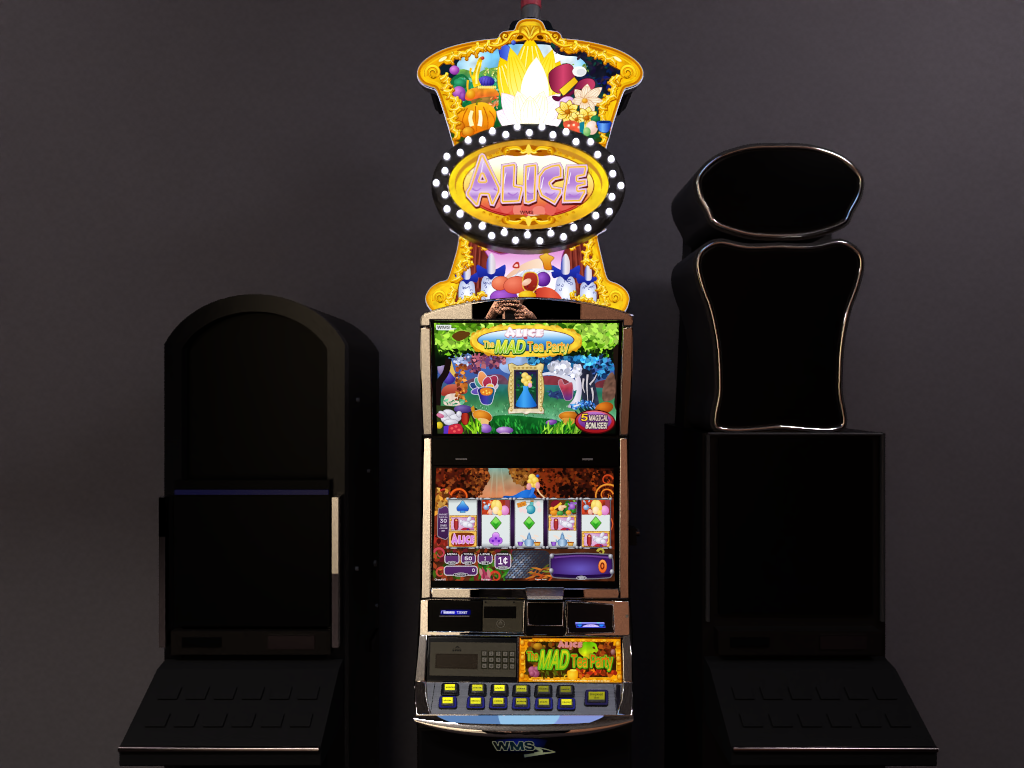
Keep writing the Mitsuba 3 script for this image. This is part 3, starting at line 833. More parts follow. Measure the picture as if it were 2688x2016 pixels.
name_sign(a, 550, 345, 1614, 805, (236, 200, 236), (250, 196, 50), ramp('y', (360, (244, 230, 248)), (470, (206, 170, 226)), (560, (176, 124, 208)), (620, (190, 140, 216)), (680, (228, 200, 240)), (720, (170, 120, 205)), (800, (236, 220, 245))), (96, 24, 20))
for x, y, k in [(700, 470, 60), (900, 560, 50), (1110, 520, 54), (1230, 600, 50), (1470, 560, 50)]:
    a.add(taper([(x, y - k), (x - 12, y), (x - 20, y + k)], 5, 12).intersection(name_shape.buffer(-22)), (248, 240, 255))
for x, y, k in [(830, 660, 40), (640, 660, 40), (960, 700, 44), (1120, 690, 44), (1290, 700, 44), (1500, 710, 50)]:
    a.add(taper([(x - k, y - 10), (x, y + 10), (x + k, y - 14)], 16, 6).intersection(name_shape.buffer(-22)), (176, 120, 210))
a.add(write('WMS', 1022, 846, 1140, 874, 0), (60, 10, 20))
a.add(poly((1080, 880), (1200, 884), (1060, 896), (1120, 888)), (250, 225, 225))
art_oval = a
P_OVAL = Plane(300, -.035, 700, -.035)
O = f'{M}__oval_sign'
ring = Z2.px(oval_out)
put('oval_sign', slab(P_OVAL, ring, -.004, .07, .018, 6), 'ring_black', M, 30, 'black oval ring set with white bulbs round the glowing name')
put('inner_bead', slab(P_OVAL, Z2.px(oval_in.buffer(8).difference(oval_in.buffer(-5))), .004, .01, .003), 'dark_chrome', O, 35)
glowing('artwork', art_oval, P_OVAL, -.002, oval_in.buffer(-3), O)
BULBS = [(285, 605), (362, 500), (378, 372), (497, 338), (567, 230), (692, 230), (780, 150), (897, 180), (998, 110), (1105, 163), (1215, 112), (1312, 183), (1428, 155), (1515, 243), (1643, 243), (1705, 355), (1825, 395), (1838, 523),
         (1910, 628), (1830, 727), (1808, 857), (1688, 892), (1620, 1000), (1495, 997), (1405, 1080), (1293, 1048), (1197, 1115), (1088, 1062), (983, 1110), (885, 1040), (773, 1070), (690, 985), (563, 983), (495, 878), (380, 835), (363, 708)]
dome = trimesh.creation.icosphere(subdivisions=2, radius=1.0)
for bx, by in BULBS:
    u, v = P_OVAL.uv(Z2.src([(bx, by)]))[0]
    b = dome.copy()
    b.vertices *= [.0064, .006, .0070]
    b.vertices[:, 2] += np.maximum(0, b.vertices[:, 2]) ** 2 * 34      # a little pointed at the top
    b.apply_translation(P_OVAL.at(u, v, .001))
    lit('bulb', b, O, (22.0, 22.4, 25.0), smooth=True, weight=.2)
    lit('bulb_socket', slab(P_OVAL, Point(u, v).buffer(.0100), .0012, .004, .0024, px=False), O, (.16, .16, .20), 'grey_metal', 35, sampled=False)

# --- behind the crown: dark brackets and the service beacon
P_BRK = Plane(100, TOP_Y + .036, 900, TOP_Y + .036)
bracket = unary_union([Z1.px(blob([(905, 330), (925, 250), (950, 190), (1000, 172), (1230, 172), (1285, 190), (1310, 240), (1345, 300), (1400, 700), (850, 700)], 6)),
                       Z1.px(blob([(240, 760), (255, 815), (300, 830), (500, 700)], 6)), Z1.px(blob([(2010, 760), (1985, 815), (1930, 845), (1750, 700)], 6)),
                       Z1.px(poly((800, 600), (1430, 600), (1500, 1300), (720, 1300))), Z3.px(poly((800, -100), (1380, -100), (1400, 800), (780, 800)))])
for g in parts_of(bracket):
    put('mounting_bracket', slab(P_BRK, g, 0, .12, .004), 'black_satin', M, 35)
B = f'{M}__beacon'
bc = W(1394, 40, .12)


def turned(profile, n=40):
    m = trimesh.creation.revolve(np.array(profile), sections=n)
    m.apply_translation([bc[0], bc[1], 0])
    return m


z = lambda py: W(0, py, .12)[2]
put('beacon', turned([(0, z(60)), (.0275, z(60)), (.0275, z(27)), (.026, z(25.5)), (0, z(25.5))]), 'grey_metal', M, 30, 'red and grey service beacon on top')
put('red_lens', turned([(0, z(25.4)), (.028, z(25.4)), (.029, z(22)), (.029, z(-40)), (.02, z(-48)), (0, z(-48))]), 'red_lens', B, 30)

# ------------------------------------------------------------------ cabinet faces
P_UP = Plane(800, -.045, 1150, 0.0)
P_LOW = Plane(1148, -.002, 1572, -.062)
P_CON = Plane(1574, -.062, 1662, -.082)
P_PAN = Plane(1664, -.083, 1792, -.140)
P_DECK = Plane(1790, -.140, 1880, -.212)

# --- upper display
a = Art(Z4, 30)
up_clip = poly((183, 292), (2008, 292), (1972, 1383), (216, 1383))
a.add(box(150, 260, 2040, 1400), (6, 10, 6))
a.add(box(220, 560, 1960, 1110), ramp('y', (600, (92, 138, 205)), (780, (60, 92, 168)), (850, (70, 96, 150)), (1110, (40, 90, 70))), 40)
a.add(blob([(820, 640), (1000, 600), (1180, 640), (1180, 760), (1000, 800), (850, 760)], 6), mottle((150, 178, 222), 60, .25, 60), 30)
a.add(blob([(560, 840), (760, 800), (860, 810), (920, 880), (920, 980), (500, 980), (500, 880)], 6), mottle(ramp('y', (800, (120, 60, 84)), (980, (70, 80, 90))), 40, .3, 61), 30)
a.add(blob([(1240, 830), (1400, 815), (1560, 840), (1580, 990), (1240, 990)], 6), mottle((132, 52, 62), 40, .3, 62), 30)
a.add(blob([(1780, 880), (1950, 860), (1960, 1000), (1760, 1010)], 5), mottle((120, 50, 60), 40, .3, 63), 30)
a.add(blob([(240, 1010), (480, 900), (720, 890), (930, 900), (1260, 900), (1600, 920), (1960, 970), (1970, 1260), (200, 1260)], 6), mottle(ramp('y', (880, (60, 120, 140)), (980, (34, 110, 90)), (1080, (60, 128, 78)), (1160, (84, 160, 110)), (1260, (120, 190, 150))), 50, .22, 64), 30)
a.leaves(poly((380, 1090), (1600, 1090), (1500, 1240), (560, 1230)), 260, 22, [(70, 140, 90), (100, 175, 120), (50, 110, 70), (130, 190, 140)], 65, .3, 90)
a.add(blob([(1310, 1010), (1400, 960), (1520, 960), (1560, 1020), (1440, 1040)], 5), (40, 60, 110))
a.leaves(box(1300, 960, 1560, 1040), 24, 34, [(40, 50, 110), (60, 90, 140), (70, 60, 120)], 66)
# pink tree, blue tree with a thick white trunk
a.leaves(blob([(490, 620), (620, 590), (860, 600), (880, 680), (800, 740), (680, 720), (600, 780), (520, 760), (480, 700)], 5), 150, 52, [(120, 60, 84), (164, 84, 104), (190, 110, 120), (80, 44, 70), (100, 60, 110)], 67, .8)
a.leaves(blob([(380, 640), (440, 590), (520, 610), (525, 680), (470, 720), (400, 690)], 5), 60, 48, [(120, 140, 190), (160, 176, 220), (90, 104, 160), (190, 200, 230)], 68, .8)
a.add(blob([(1560, 560), (1700, 540), (1740, 760), (1790, 980), (1800, 1110), (1660, 1110), (1630, 900), (1600, 760)], 6), mottle(ramp('x', (1560, (40, 44, 70)), (1640, (44, 46, 66)), (1700, (30, 34, 52)), (1800, (50, 56, 80))), 30, .5, 69), 24)
a.add(blob([(1130, 620), (1400, 590), (1560, 600), (1600, 700), (1460, 760), (1330, 780), (1240, 760), (1140, 700)], 5), mottle((24, 60, 100), 30, .4, 70), 30)
a.leaves(blob([(1120, 610), (1400, 580), (1600, 590), (1700, 560), (1900, 590), (1950, 700), (1930, 800), (1800, 840), (1700, 760), (1600, 690), (1480, 740), (1340, 790), (1240, 780), (1140, 700)], 5), 260, 50, [(20, 60, 110), (40, 130, 190), (70, 170, 225), (24, 40, 80), (30, 100, 150), (16, 34, 66)], 71, .8)
a.leaves(blob([(1640, 620), (1760, 590), (1800, 640), (1740, 700), (1660, 690)], 5), 60, 44, [(60, 180, 240), (90, 200, 250), (40, 140, 210)], 72, .8)
a.add(taper([(1250, 800), (1330, 790), (1440, 810), (1540, 860), (1590, 950)], 22, 60), (220, 222, 236))
a.add(blob([(1570, 800), (1620, 820), (1640, 940), (1620, 1080), (1590, 1120), (1500, 1120), (1560, 1040), (1590, 940)], 6), ramp('x', (1500, (180, 170, 190)), (1580, (240, 236, 246)), (1640, (196, 190, 214))), 24)
a.leaves(blob([(1318, 740), (1350, 680), (1420, 675), (1500, 690), (1535, 740), (1520, 800), (1400, 790)], 5), 90, 50, [(214, 216, 232), (196, 200, 222), (228, 228, 240)], 73, .9)
a.leaves(blob([(1545, 800), (1560, 730), (1600, 680), (1630, 740), (1620, 800), (1580, 820)], 5), 46, 44, [(214, 216, 232), (200, 204, 226), (228, 228, 240)], 74, .9)
for pts in [[(1720, 900), (1760, 850), (1790, 790)], [(1660, 840), (1650, 920), (1670, 980)], [(1700, 800), (1690, 900), (1700, 1060)], [(1740, 930), (1750, 1010), (1740, 1090)]]:
    a.add(taper(pts, 24, 5), (206, 200, 206))
    a.add(taper(np.array(pts) + [14, 0], 14, 4), (40, 40, 56))
a.leaves(blob([(1540, 1090), (1640, 1060), (1700, 1050), (1760, 1090), (1790, 1140), (1640, 1150), (1540, 1130)], 5), 90, 36, [(40, 110, 200), (80, 160, 230), (30, 70, 150), (150, 180, 230)], 75)
# mushroom and gilded stack, left; bright parcel of colours that stands where the figure ran
a.add(blob([(255, 1000), (270, 940), (330, 900), (430, 900), (500, 930), (505, 980), (430, 1000), (300, 1010)], 6), ramp('y', (890, (206, 110, 84)), (1010, (150, 44, 34))), 24)
a.add(blob([(280, 1090), (310, 1000), (440, 995), (480, 1080), (380, 1110)], 5), mottle((225, 205, 190), 30, .2, 76), 24)
a.ball(330, 830, 62, 66, (50, 34, 130), (120, 100, 220), 0)
a.add(taper([(330, 680), (360, 760), (400, 820)], 60, 30), (226, 190, 90))
a.leaves(box(400, 700, 500, 1060), 60, 46, [(196, 110, 40), (150, 70, 30), (226, 150, 60), (120, 50, 30)], 77, .7)
a.ball(262, 730, 44, 74, (120, 100, 150), (190, 176, 214))
a.leaves(box(270, 1050, 480, 1100), 30, 34, [(60, 150, 100), (110, 190, 150)], 78)
def sticker_petals(cx, cy, specs):
    for ang, r0, ln, wd, c0, c1 in specs:
        t = math.radians(ang)
        x, y = cx + r0 * math.sin(t), cy - r0 * math.cos(t)
        pts = [(0, 0), (wd * .5, -ln * .45), (wd * .32, -ln * .85), (0, -ln), (-wd * .32, -ln * .85), (-wd * .5, -ln * .45)]
        g = affinity.translate(affinity.rotate(blob(pts, 5), ang, origin=(0, 0)), x, y)
        a.add(g.buffer(6), (214, 214, 232))
        a.add(g, ramp('y', (y - ln, c1), (y + ln * .3, c0)), 20)


sticker_petals(690, 950, [(-70, 10, 150, 80, (20, 40, 90), (60, 100, 170)), (-100, 20, 120, 60, (90, 70, 170), (160, 140, 220)), (70, 10, 120, 70, (190, 150, 160), (240, 220, 215)), (-40, 20, 130, 80, (40, 110, 100), (110, 190, 160)),
                          (40, 20, 150, 100, (110, 20, 50), (180, 60, 90)), (-14, 20, 165, 90, (200, 90, 40), (245, 170, 110)), (14, 10, 120, 80, (140, 24, 50), (190, 60, 90)), (60, 0, 90, 60, (226, 160, 40), (250, 214, 90)),
                          (95, 0, 100, 56, (120, 160, 110), (205, 230, 180))])
a.outlined(blob([(620, 945), (690, 925), (775, 940), (770, 1010), (740, 1090), (660, 1085), (630, 1010)], 5), ramp('x', (620, (30, 34, 110)), (690, (70, 60, 170)), (775, (20, 90, 120))), (205, 205, 225), 6)
a.outlined(blob([(640, 950), (700, 930), (760, 950), (740, 1000), (660, 1000)], 4), (226, 130, 40), (120, 60, 10), 3)
for x, y in [(670, 975), (700, 960), (730, 978), (705, 985)]:
    a.add(ell(x, y, 9), (250, 214, 90))
# rounded violet and red bush far right
a.outlined(blob([(1410, 880), (1440, 850), (1470, 900), (1540, 880), (1550, 960), (1540, 1040), (1480, 1050), (1450, 980)], 5), mottle(ramp('y', (860, (200, 110, 120)), (940, (170, 50, 70)), (1040, (96, 50, 130))), 24, .4, 79), (180, 150, 170), 5)
a.add(blob([(1860, 880), (1950, 780), (1975, 1010), (1850, 1060)], 5), mottle((112, 80, 66), 24, .5, 80), 24)
# framed picture: a plain blue vase of yellow flowers
fr = mirror_outline([(1091, 690), (1130, 712), (1180, 716), (1230, 690), (1264, 700), (1258, 748), (1240, 780), (1258, 840), (1268, 940), (1256, 1060), (1244, 1110), (1266, 1150), (1262, 1184), (1200, 1180), (1130, 1176), (1091, 1192)], 1091)
a.add(Polygon(fr).buffer(6), (110, 90, 40))
a.add(Polygon(fr), mottle(ramp('y', (690, (232, 210, 140)), (940, (214, 186, 110)), (1140, (225, 205, 160)), (1190, (235, 228, 220))), 26, .22, 81), 20)
for y in range(770, 1150, 42):
    for x in (945, 1238):
        a.add(ell(x, y, 13, 18), (176, 146, 70))
        a.add(ell(x - 3, y - 4, 8, 11), (240, 222, 160))
for x in range(980, 1220, 40):
    a.add(ell(x, 735, 16, 10), (180, 150, 76))
a.add(box(970, 752, 1210, 1138), (70, 60, 70))
a.add(box(984, 766, 1196, 1124), (30, 26, 40))
pic = box(992, 774, 1188, 1116)
a.add(pic, ramp('y', (774, (40, 24, 80)), (860, (20, 70, 50)), (1000, (16, 70, 40)), (1116, (20, 60, 110))), 30)
a.leaves(pic.buffer(-10), 60, 40, [(30, 110, 60), (20, 60, 50), (50, 130, 80), (46, 30, 100)], 82)
a.add(blob([(1000, 1116), (1015, 1040), (1060, 960), (1062, 915), (1110, 915), (1115, 960), (1160, 1040), (1186, 1116)], 6), ramp('x', (995, (20, 110, 200)), (1070, (70, 170, 245)), (1186, (16, 90, 190))), 20)
for x, y, r in [(1080, 810, 34), (1115, 835, 30), (1070, 860, 30), (1125, 880, 26), (1095, 890, 28)]:
    a.ball(x, y, r, r * .9, (226, 180, 60), (255, 240, 150))
a.ball(1130, 905, 20, 24, (226, 150, 190), (250, 210, 230))
# leaf canopy over the scene
canopy = blob([(150, 250), (2050, 250), (2040, 640), (1960, 700), (1880, 590), (1700, 600), (1540, 610), (1400, 620), (800, 610), (640, 590), (480, 590), (340, 620), (300, 700), (200, 720), (150, 700)], 4)
a.add(canopy, mottle(ramp('y', (290, (70, 110, 20)), (480, (40, 80, 16)), (560, (14, 34, 8)), (640, (8, 16, 8))), 60, .5, 83), 30)
a.leaves(poly((180, 290), (2010, 290), (2000, 560), (1900, 600), (1620, 600), (1560, 500), (640, 500), (560, 590), (250, 600)), 430, 86, [(60, 120, 14), (110, 180, 30), (150, 210, 50), (40, 90, 10), (190, 235, 100), (90, 150, 24)], 84, .5)
a.leaves(poly((200, 430), (600, 340), (560, 560), (240, 580)), 70, 84, [(120, 190, 40), (170, 225, 70), (160, 210, 70)], 85, .5)
a.leaves(poly((1560, 330), (1990, 300), (1960, 480), (1680, 480)), 80, 84, [(130, 200, 50), (180, 230, 80), (170, 220, 80)], 86, .5)
a.add(blob([(360, 420), (440, 370), (540, 390), (500, 440), (420, 470)], 5), (96, 60, 20))
a.leaves(poly((200, 560), (2000, 560), (1950, 640), (1700, 610), (700, 600), (260, 640)), 120, 60, [(14, 30, 10), (24, 46, 14), (8, 16, 8)], 87)
a.add(taper([(330, 640), (300, 780), (230, 900), (215, 1110)], 60, 70), (24, 14, 14))
a.add(blob([(1950, 560), (2020, 560), (2010, 1120), (1960, 1100), (1975, 900)], 4), (30, 20, 16))
# title oval
oval = ell(1090, 470, 520, 140, 0, 80)
for k in range(44):
    t = k / 44 * 6.283
    x, y = 1090 + 528 * math.cos(t), 470 + 142 * math.sin(t)
    if abs(math.sin(t)) < .96:
        a.ball(x, y, 40 + 14 * (k % 3), 22 + 6 * (k % 2), (214, 150, 20), (255, 238, 110), math.degrees(t) + 90)
a.add(oval.buffer(16), mottle((255, 214, 60), 30, .3, 88), 26)
a.add(ell(1088, 460, 480, 112, 0, 80), (110, 30, 50))
a.add(ell(1088, 460, 470, 104, 0, 80), ramp('y', (360, (262, 264, 268)), (410, (200, 228, 250)), (470, (80, 160, 225)), (560, (40, 70, 150))), 26)
name_sign(a, 880, 332, 1262, 432, (240, 215, 225), (250, 240, 245), (262, 255, 260), (180, 60, 90), 1.0)
a.add(ell(1086, 440, 20, 14), (190, 70, 90))


def title(a, word, x0, y0, x1, y1, top, mid, low, w, slant=0.0, deep=10):
    g = write(word, x0, y0, x1, y1, slant)
    a.add(affinity.translate(g.buffer(w), deep * .4, deep), (20, 70, 20))
    a.add(g.buffer(w), (60, 140, 30))
    a.add(g.buffer(w * .45), (236, 240, 150))
    a.add(g, ramp('y', (y0, top), ((y0 + y1) / 2, mid), (y1, low)), 20)


title(a, 'The', 670, 468, 775, 536, (255, 200, 60), (250, 170, 40), (240, 220, 60), 7)
title(a, 'Tea Party', 1105, 476, 1508, 600, (250, 120, 40), (250, 190, 50), (240, 230, 70), 7)
title(a, 'MAD', 795, 462, 1080, 588, (255, 236, 60), (190, 220, 40), (110, 190, 40), 11, 10)
g = write('WMS', 214, 320, 340, 350, 6)
a.add(poly((214, 356), (330, 338), (412, 350), (330, 364), (220, 362)), (230, 232, 235))
a.add(box(206, 314, 350, 356).buffer(3), (226, 230, 230))
a.add(g, (20, 24, 24))
# foreground
a.add(blob([(740, 1230), (900, 1200), (1200, 1225), (1420, 1260), (1500, 1400), (700, 1400)], 5), mottle(ramp('y', (1210, (20, 110, 40)), (1390, (10, 70, 24))), 40, .4, 89), 26)
a.leaves(poly((720, 1250), (1520, 1270), (1500, 1390), (720, 1390)), 120, 60, [(20, 120, 40), (14, 80, 24), (50, 160, 60)], 90, .25, 80)
a.add(poly((150, 1100), (600, 1130), (740, 1250), (740, 1400), (150, 1400)), mottle((40, 50, 24), 40, .6, 91), 26)
a.ball(660, 1210, 96, 56, (176, 84, 10), (250, 176, 60), 16, (220, 210, 180), 4)
a.add(blob([(620, 1230), (720, 1250), (700, 1320), (640, 1300)], 4), (235, 190, 120))
a.ball(470, 1140, 90, 40, (60, 40, 110), (130, 110, 180), 0)
a.ball(1520, 1210, 106, 46, (150, 66, 8), (240, 160, 50), 0, (200, 190, 150), 4)
a.add(blob([(1450, 1230), (1570, 1240), (1540, 1300), (1470, 1290)], 4), (214, 150, 60))
a.ball(1860, 1130, 92, 56, (150, 60, 10), (236, 140, 40), -14)
a.ball(1340, 1270, 56, 26, (90, 40, 130), (190, 130, 220), -8)
a.ball(880, 1350, 84, 36, (110, 60, 150), (230, 190, 245), 0)
a.add(ell(880, 1382, 50, 10), (200, 180, 190))
a.ball(690, 1330, 62, 44, (110, 60, 160), (214, 170, 240), 12)
a.ball(600, 1360, 40, 26, (70, 40, 140), (150, 110, 210))
a.leaves(poly((420, 1290), (640, 1270), (640, 1390), (430, 1390)), 40, 130, [(90, 170, 20), (150, 210, 40), (60, 130, 14)], 92, .14, 70)
a.leaves(poly((1230, 1320), (1600, 1290), (1640, 1390), (1230, 1390)), 50, 130, [(80, 160, 30), (150, 210, 60), (40, 120, 24)], 93, .14, 110)
a.leaves(poly((1570, 1140), (1780, 1130), (1780, 1180), (1600, 1190)), 16, 90, [(20, 50, 60), (30, 70, 60)], 94, .2, 60)
# white blossoms, a red jar and a patchwork cushion at the lower left
for x, y, rx, ry, rot in [(330, 1180, 60, 34, 10), (390, 1230, 64, 40, -10), (300, 1240, 50, 36, 20), (350, 1270, 70, 30, 0), (270, 1190, 46, 24, 30), (430, 1190, 26, 30, 0)]:
    a.ball(x, y, rx, ry, (190, 186, 200), (244, 244, 250), rot, (110, 100, 120), 3)
a.ball(246, 1205, 38, 22, (190, 90, 130), (225, 140, 170), 20)
a.outlined(blob([(456, 1200), (480, 1180), (520, 1190), (524, 1260), (496, 1296), (460, 1270)], 5), ramp('x', (456, (150, 24, 20)), (500, (190, 60, 40)), (524, (110, 14, 14))), (50, 10, 10), 4)
a.add(poly((545, 1130), (575, 1105), (588, 1160), (560, 1180)), (200, 140, 30))
a.outlined(blob([(330, 1310), (440, 1290), (460, 1380), (320, 1390)], 4), (196, 40, 60), (80, 14, 40), 4)
for x, y in [(360, 1330), (400, 1312), (430, 1345), (385, 1360)]:
    a.add(ell(x, y, 14, 12), (236, 90, 90))
a.add(poly((280, 1310), (330, 1300), (320, 1390), (280, 1390)), (90, 50, 190))
a.ball(235, 1300, 34, 34, (190, 160, 20), (240, 220, 60))
# bonus badge
bad = ell(1770, 1265, 190, 108, 2, 60)
a.add(bad.buffer(12), (70, 6, 10))
a.add(bad, ramp('y', (1150, (236, 120, 130)), (1260, (170, 30, 40)), (1380, (150, 20, 26))), 30)
a.add(ell(1768, 1256, 164, 88, 2, 60), ramp('y', (1165, (190, 120, 200)), (1345, (84, 24, 120))), 26)
for t, bx, c in [('5', (1636, 1188, 1698, 1258), (255, 210, 40)), ('MAGICAL', (1712, 1200, 1902, 1256), (236, 214, 200)), ('BONUSES!', (1680, 1272, 1890, 1334), (245, 236, 214))]:
    g = write(t, *bx, 6)
    a.add(g.buffer(8), (50, 12, 60))
    a.add(g, c)
art_up = a

# --- lower display
a = Art(Z5, 28)
low_clip = poly((205, 405), (1952, 412), (1966, 1522), (170, 1516))
a.add(box(140, 380, 2000, 1540), (26, 10, 8))
a.add(box(180, 400, 1970, 720), mottle(ramp('x', (200, (86, 26, 14)), (560, (40, 14, 8)), (700, (140, 70, 30)), (900, (120, 60, 30)), (1300, (120, 40, 14)), (1700, (50, 18, 10)), (1960, (40, 12, 8))), 70, .5, 101), 30)
a.leaves(box(200, 405, 720, 700), 230, 40, [(86, 25, 11), (122, 43, 14), (50, 14, 7), (28, 10, 5), (136, 64, 28), (69, 21, 11)], 102, .8)
a.leaves(box(540, 410, 740, 620), 90, 38, [(144, 79, 28), (122, 57, 21), (93, 40, 17)], 103, .8)
a.leaves(box(1040, 410, 1960, 700), 330, 42, [(93, 28, 10), (136, 57, 17), (57, 17, 7), (36, 11, 5), (115, 43, 14), (21, 7, 5)], 104, .8)
a.leaves(box(920, 410, 1120, 600), 90, 40, [(154, 100, 36), (136, 79, 28), (162, 115, 50)], 105, .8)
a.leaves(box(1400, 560, 1700, 700), 60, 46, [(20, 8, 6), (50, 16, 8), (30, 10, 8)], 106, .8)
beam = blob([(720, 405), (900, 405), (960, 520), (1060, 560), (1080, 640), (1100, 712), (640, 712), (680, 600), (740, 500)], 5)
a.add(beam, mottle(ramp('y', (405, (120, 160, 150)), (500, (150, 140, 110)), (600, (186, 130, 96)), (712, (206, 128, 84))), 60, .2, 107), 26)
for x0, x1 in [(770, 740), (805, 800), (845, 880)]:
    a.add(taper([(x0, 405), ((x0 + x1) / 2, 540), (x1, 690)], 6, 20), ramp('y', (405, (140, 172, 156)), (690, (212, 142, 98))), 30)
a.leaves(poly((600, 405), (720, 405), (700, 540), (640, 690), (560, 690)), 70, 38, [(120, 56, 24), (150, 76, 30), (80, 30, 14), (50, 18, 10)], 121, .8)
a.leaves(poly((905, 405), (1080, 405), (1110, 580), (980, 560), (930, 480)), 60, 38, [(150, 90, 30), (170, 110, 50), (110, 60, 24), (70, 30, 12)], 122, .8)
# curls
for cx, cy, r, fl, c, w in [(290, 680, 70, 1, (196, 60, 50), 26), (440, 700, 96, 1, (226, 96, 30), 34), (1890, 530, 60, -1, (200, 70, 30), 24), (1880, 700, 150, -1, (225, 150, 50), 30), (1880, 680, 70, -1, (226, 130, 40), 24)]:
    a.add(spiral(cx, cy, r, r * .25, 3.3, 1.1, w, w * .3, fl), (120, 30, 14))
    a.add(spiral(cx, cy - 4, r, r * .25, 3.3, 1.1, w * .6, w * .2, fl), c)
a.add(box(160, 640, 330, 1520), mottle((110, 40, 24), 50, .6, 108), 28)
a.leaves(box(190, 620, 330, 860), 60, 66, [(206, 140, 50), (170, 96, 30), (120, 60, 20), (226, 170, 80)], 109, .6)
a.leaves(box(180, 1080, 330, 1520), 60, 60, [(150, 40, 30), (190, 60, 50), (90, 20, 20)], 110, .7)
a.add(box(1925, 700, 1970, 1240), mottle((100, 34, 14), 40, .6, 111), 28)
a.add(taper([(1930, 900), (1945, 960), (1930, 1020)], 12, 6), (214, 90, 40))
# blue cushion with yellow blossoms where the figure sat
a.add(blob([(860, 700), (880, 680), (960, 680), (1060, 630), (1130, 620), (1170, 660), (1170, 712), (870, 712)], 6), ramp('x', (860, (20, 70, 160)), (1060, (40, 120, 220)), (1170, (24, 90, 190))), 24)
for x, y, r in [(1150, 500, 36), (1180, 530, 34), (1130, 540, 26), (1190, 580, 26), (1150, 580, 24)]:
    a.ball(x, y, r, r, (226, 176, 50), (255, 236, 130))
a.ball(1205, 485, 16, 14, (20, 60, 150), (60, 120, 220))
a.ball(1120, 590, 26, 34, (210, 130, 140), (240, 180, 180))
a.ball(1205, 580, 22, 36, (210, 130, 140), (240, 180, 180))
a.add(taper([(1200, 610), (1230, 660), (1280, 705)], 16, 12), (236, 200, 150))
a.add(taper([(1160, 600), (1150, 650), (1120, 690)], 40, 14), (50, 120, 220))
# reel band
a.add(box(325, 700, 1930, 1205), ramp('y', (700, (14, 8, 18)), (950, (62, 30, 84)), (1205, (20, 10, 24))), 40)
a.add(box(325, 1195, 1930, 1230), (16, 10, 14))
reels = [(328, 605), (656, 930), (984, 1258), (1312, 1586), (1640, 1916)]
pay = [(180, 60, 150)]


def spade(cx, cy, s):
    g = unary_union([blob([(cx, cy - 66 * s), (cx + 30 * s, cy - 28 * s), (cx + 60 * s, cy + 6 * s), (cx + 52 * s, cy + 38 * s), (cx + 22 * s, cy + 40 * s), (cx, cy + 30 * s), (cx - 22 * s, cy + 40 * s), (cx - 52 * s, cy + 38 * s), (cx - 60 * s, cy + 6 * s), (cx - 30 * s, cy - 28 * s)], 5),
                     poly((cx - 12 * s, cy + 20 * s), (cx + 12 * s, cy + 20 * s), (cx + 26 * s, cy + 56 * s), (cx - 26 * s, cy + 56 * s))])
    a.outlined(g, ramp('y', (cy - 66 * s, (130, 210, 235)), (cy, (50, 120, 215)), (cy + 34 * s, (30, 70, 190)), (cy + 56 * s, (100, 190, 230))), (60, 80, 130), 4)


def diamond(cx, cy, s):
    a.outlined(poly((cx, cy - 60 * s), (cx + 52 * s, cy), (cx, cy + 62 * s), (cx - 52 * s, cy)), ramp('y', (cy - 60 * s, (150, 225, 110)), (cy, (70, 190, 50)), (cy + 60 * s, (40, 140, 30))), (90, 110, 50), 6)
    a.add(poly((cx, cy - 60 * s), (cx + 34 * s, cy - 20 * s), (cx, cy + 6 * s), (cx - 34 * s, cy - 20 * s)), (130, 220, 90))
    a.add(poly((cx - 30 * s, cy - 2 * s), (cx, cy + 14 * s), (cx + 30 * s, cy - 2 * s), (cx, cy + 44 * s)), (40, 150, 34))


def club(cx, cy, s):
    g = unary_union([ell(cx, cy - 30 * s, 34 * s), ell(cx - 32 * s, cy + 16 * s, 32 * s), ell(cx + 32 * s, cy + 16 * s, 32 * s), ell(cx, cy + 10 * s, 24 * s), poly((cx - 10 * s, cy + 10 * s), (cx + 10 * s, cy + 10 * s), (cx + 26 * s, cy + 62 * s), (cx - 26 * s, cy + 62 * s))])
    a.outlined(g, ramp('y', (cy - 60 * s, (232, 170, 245)), (cy + 10 * s, (160, 80, 215)), (cy + 62 * s, (210, 140, 240))), (110, 60, 140), 4)
    for x, y in [(0, -6), (-30, 20), (30, 20)]:
        a.add(ell(cx + x * s, cy + y * s, 12 * s), (110, 30, 190))


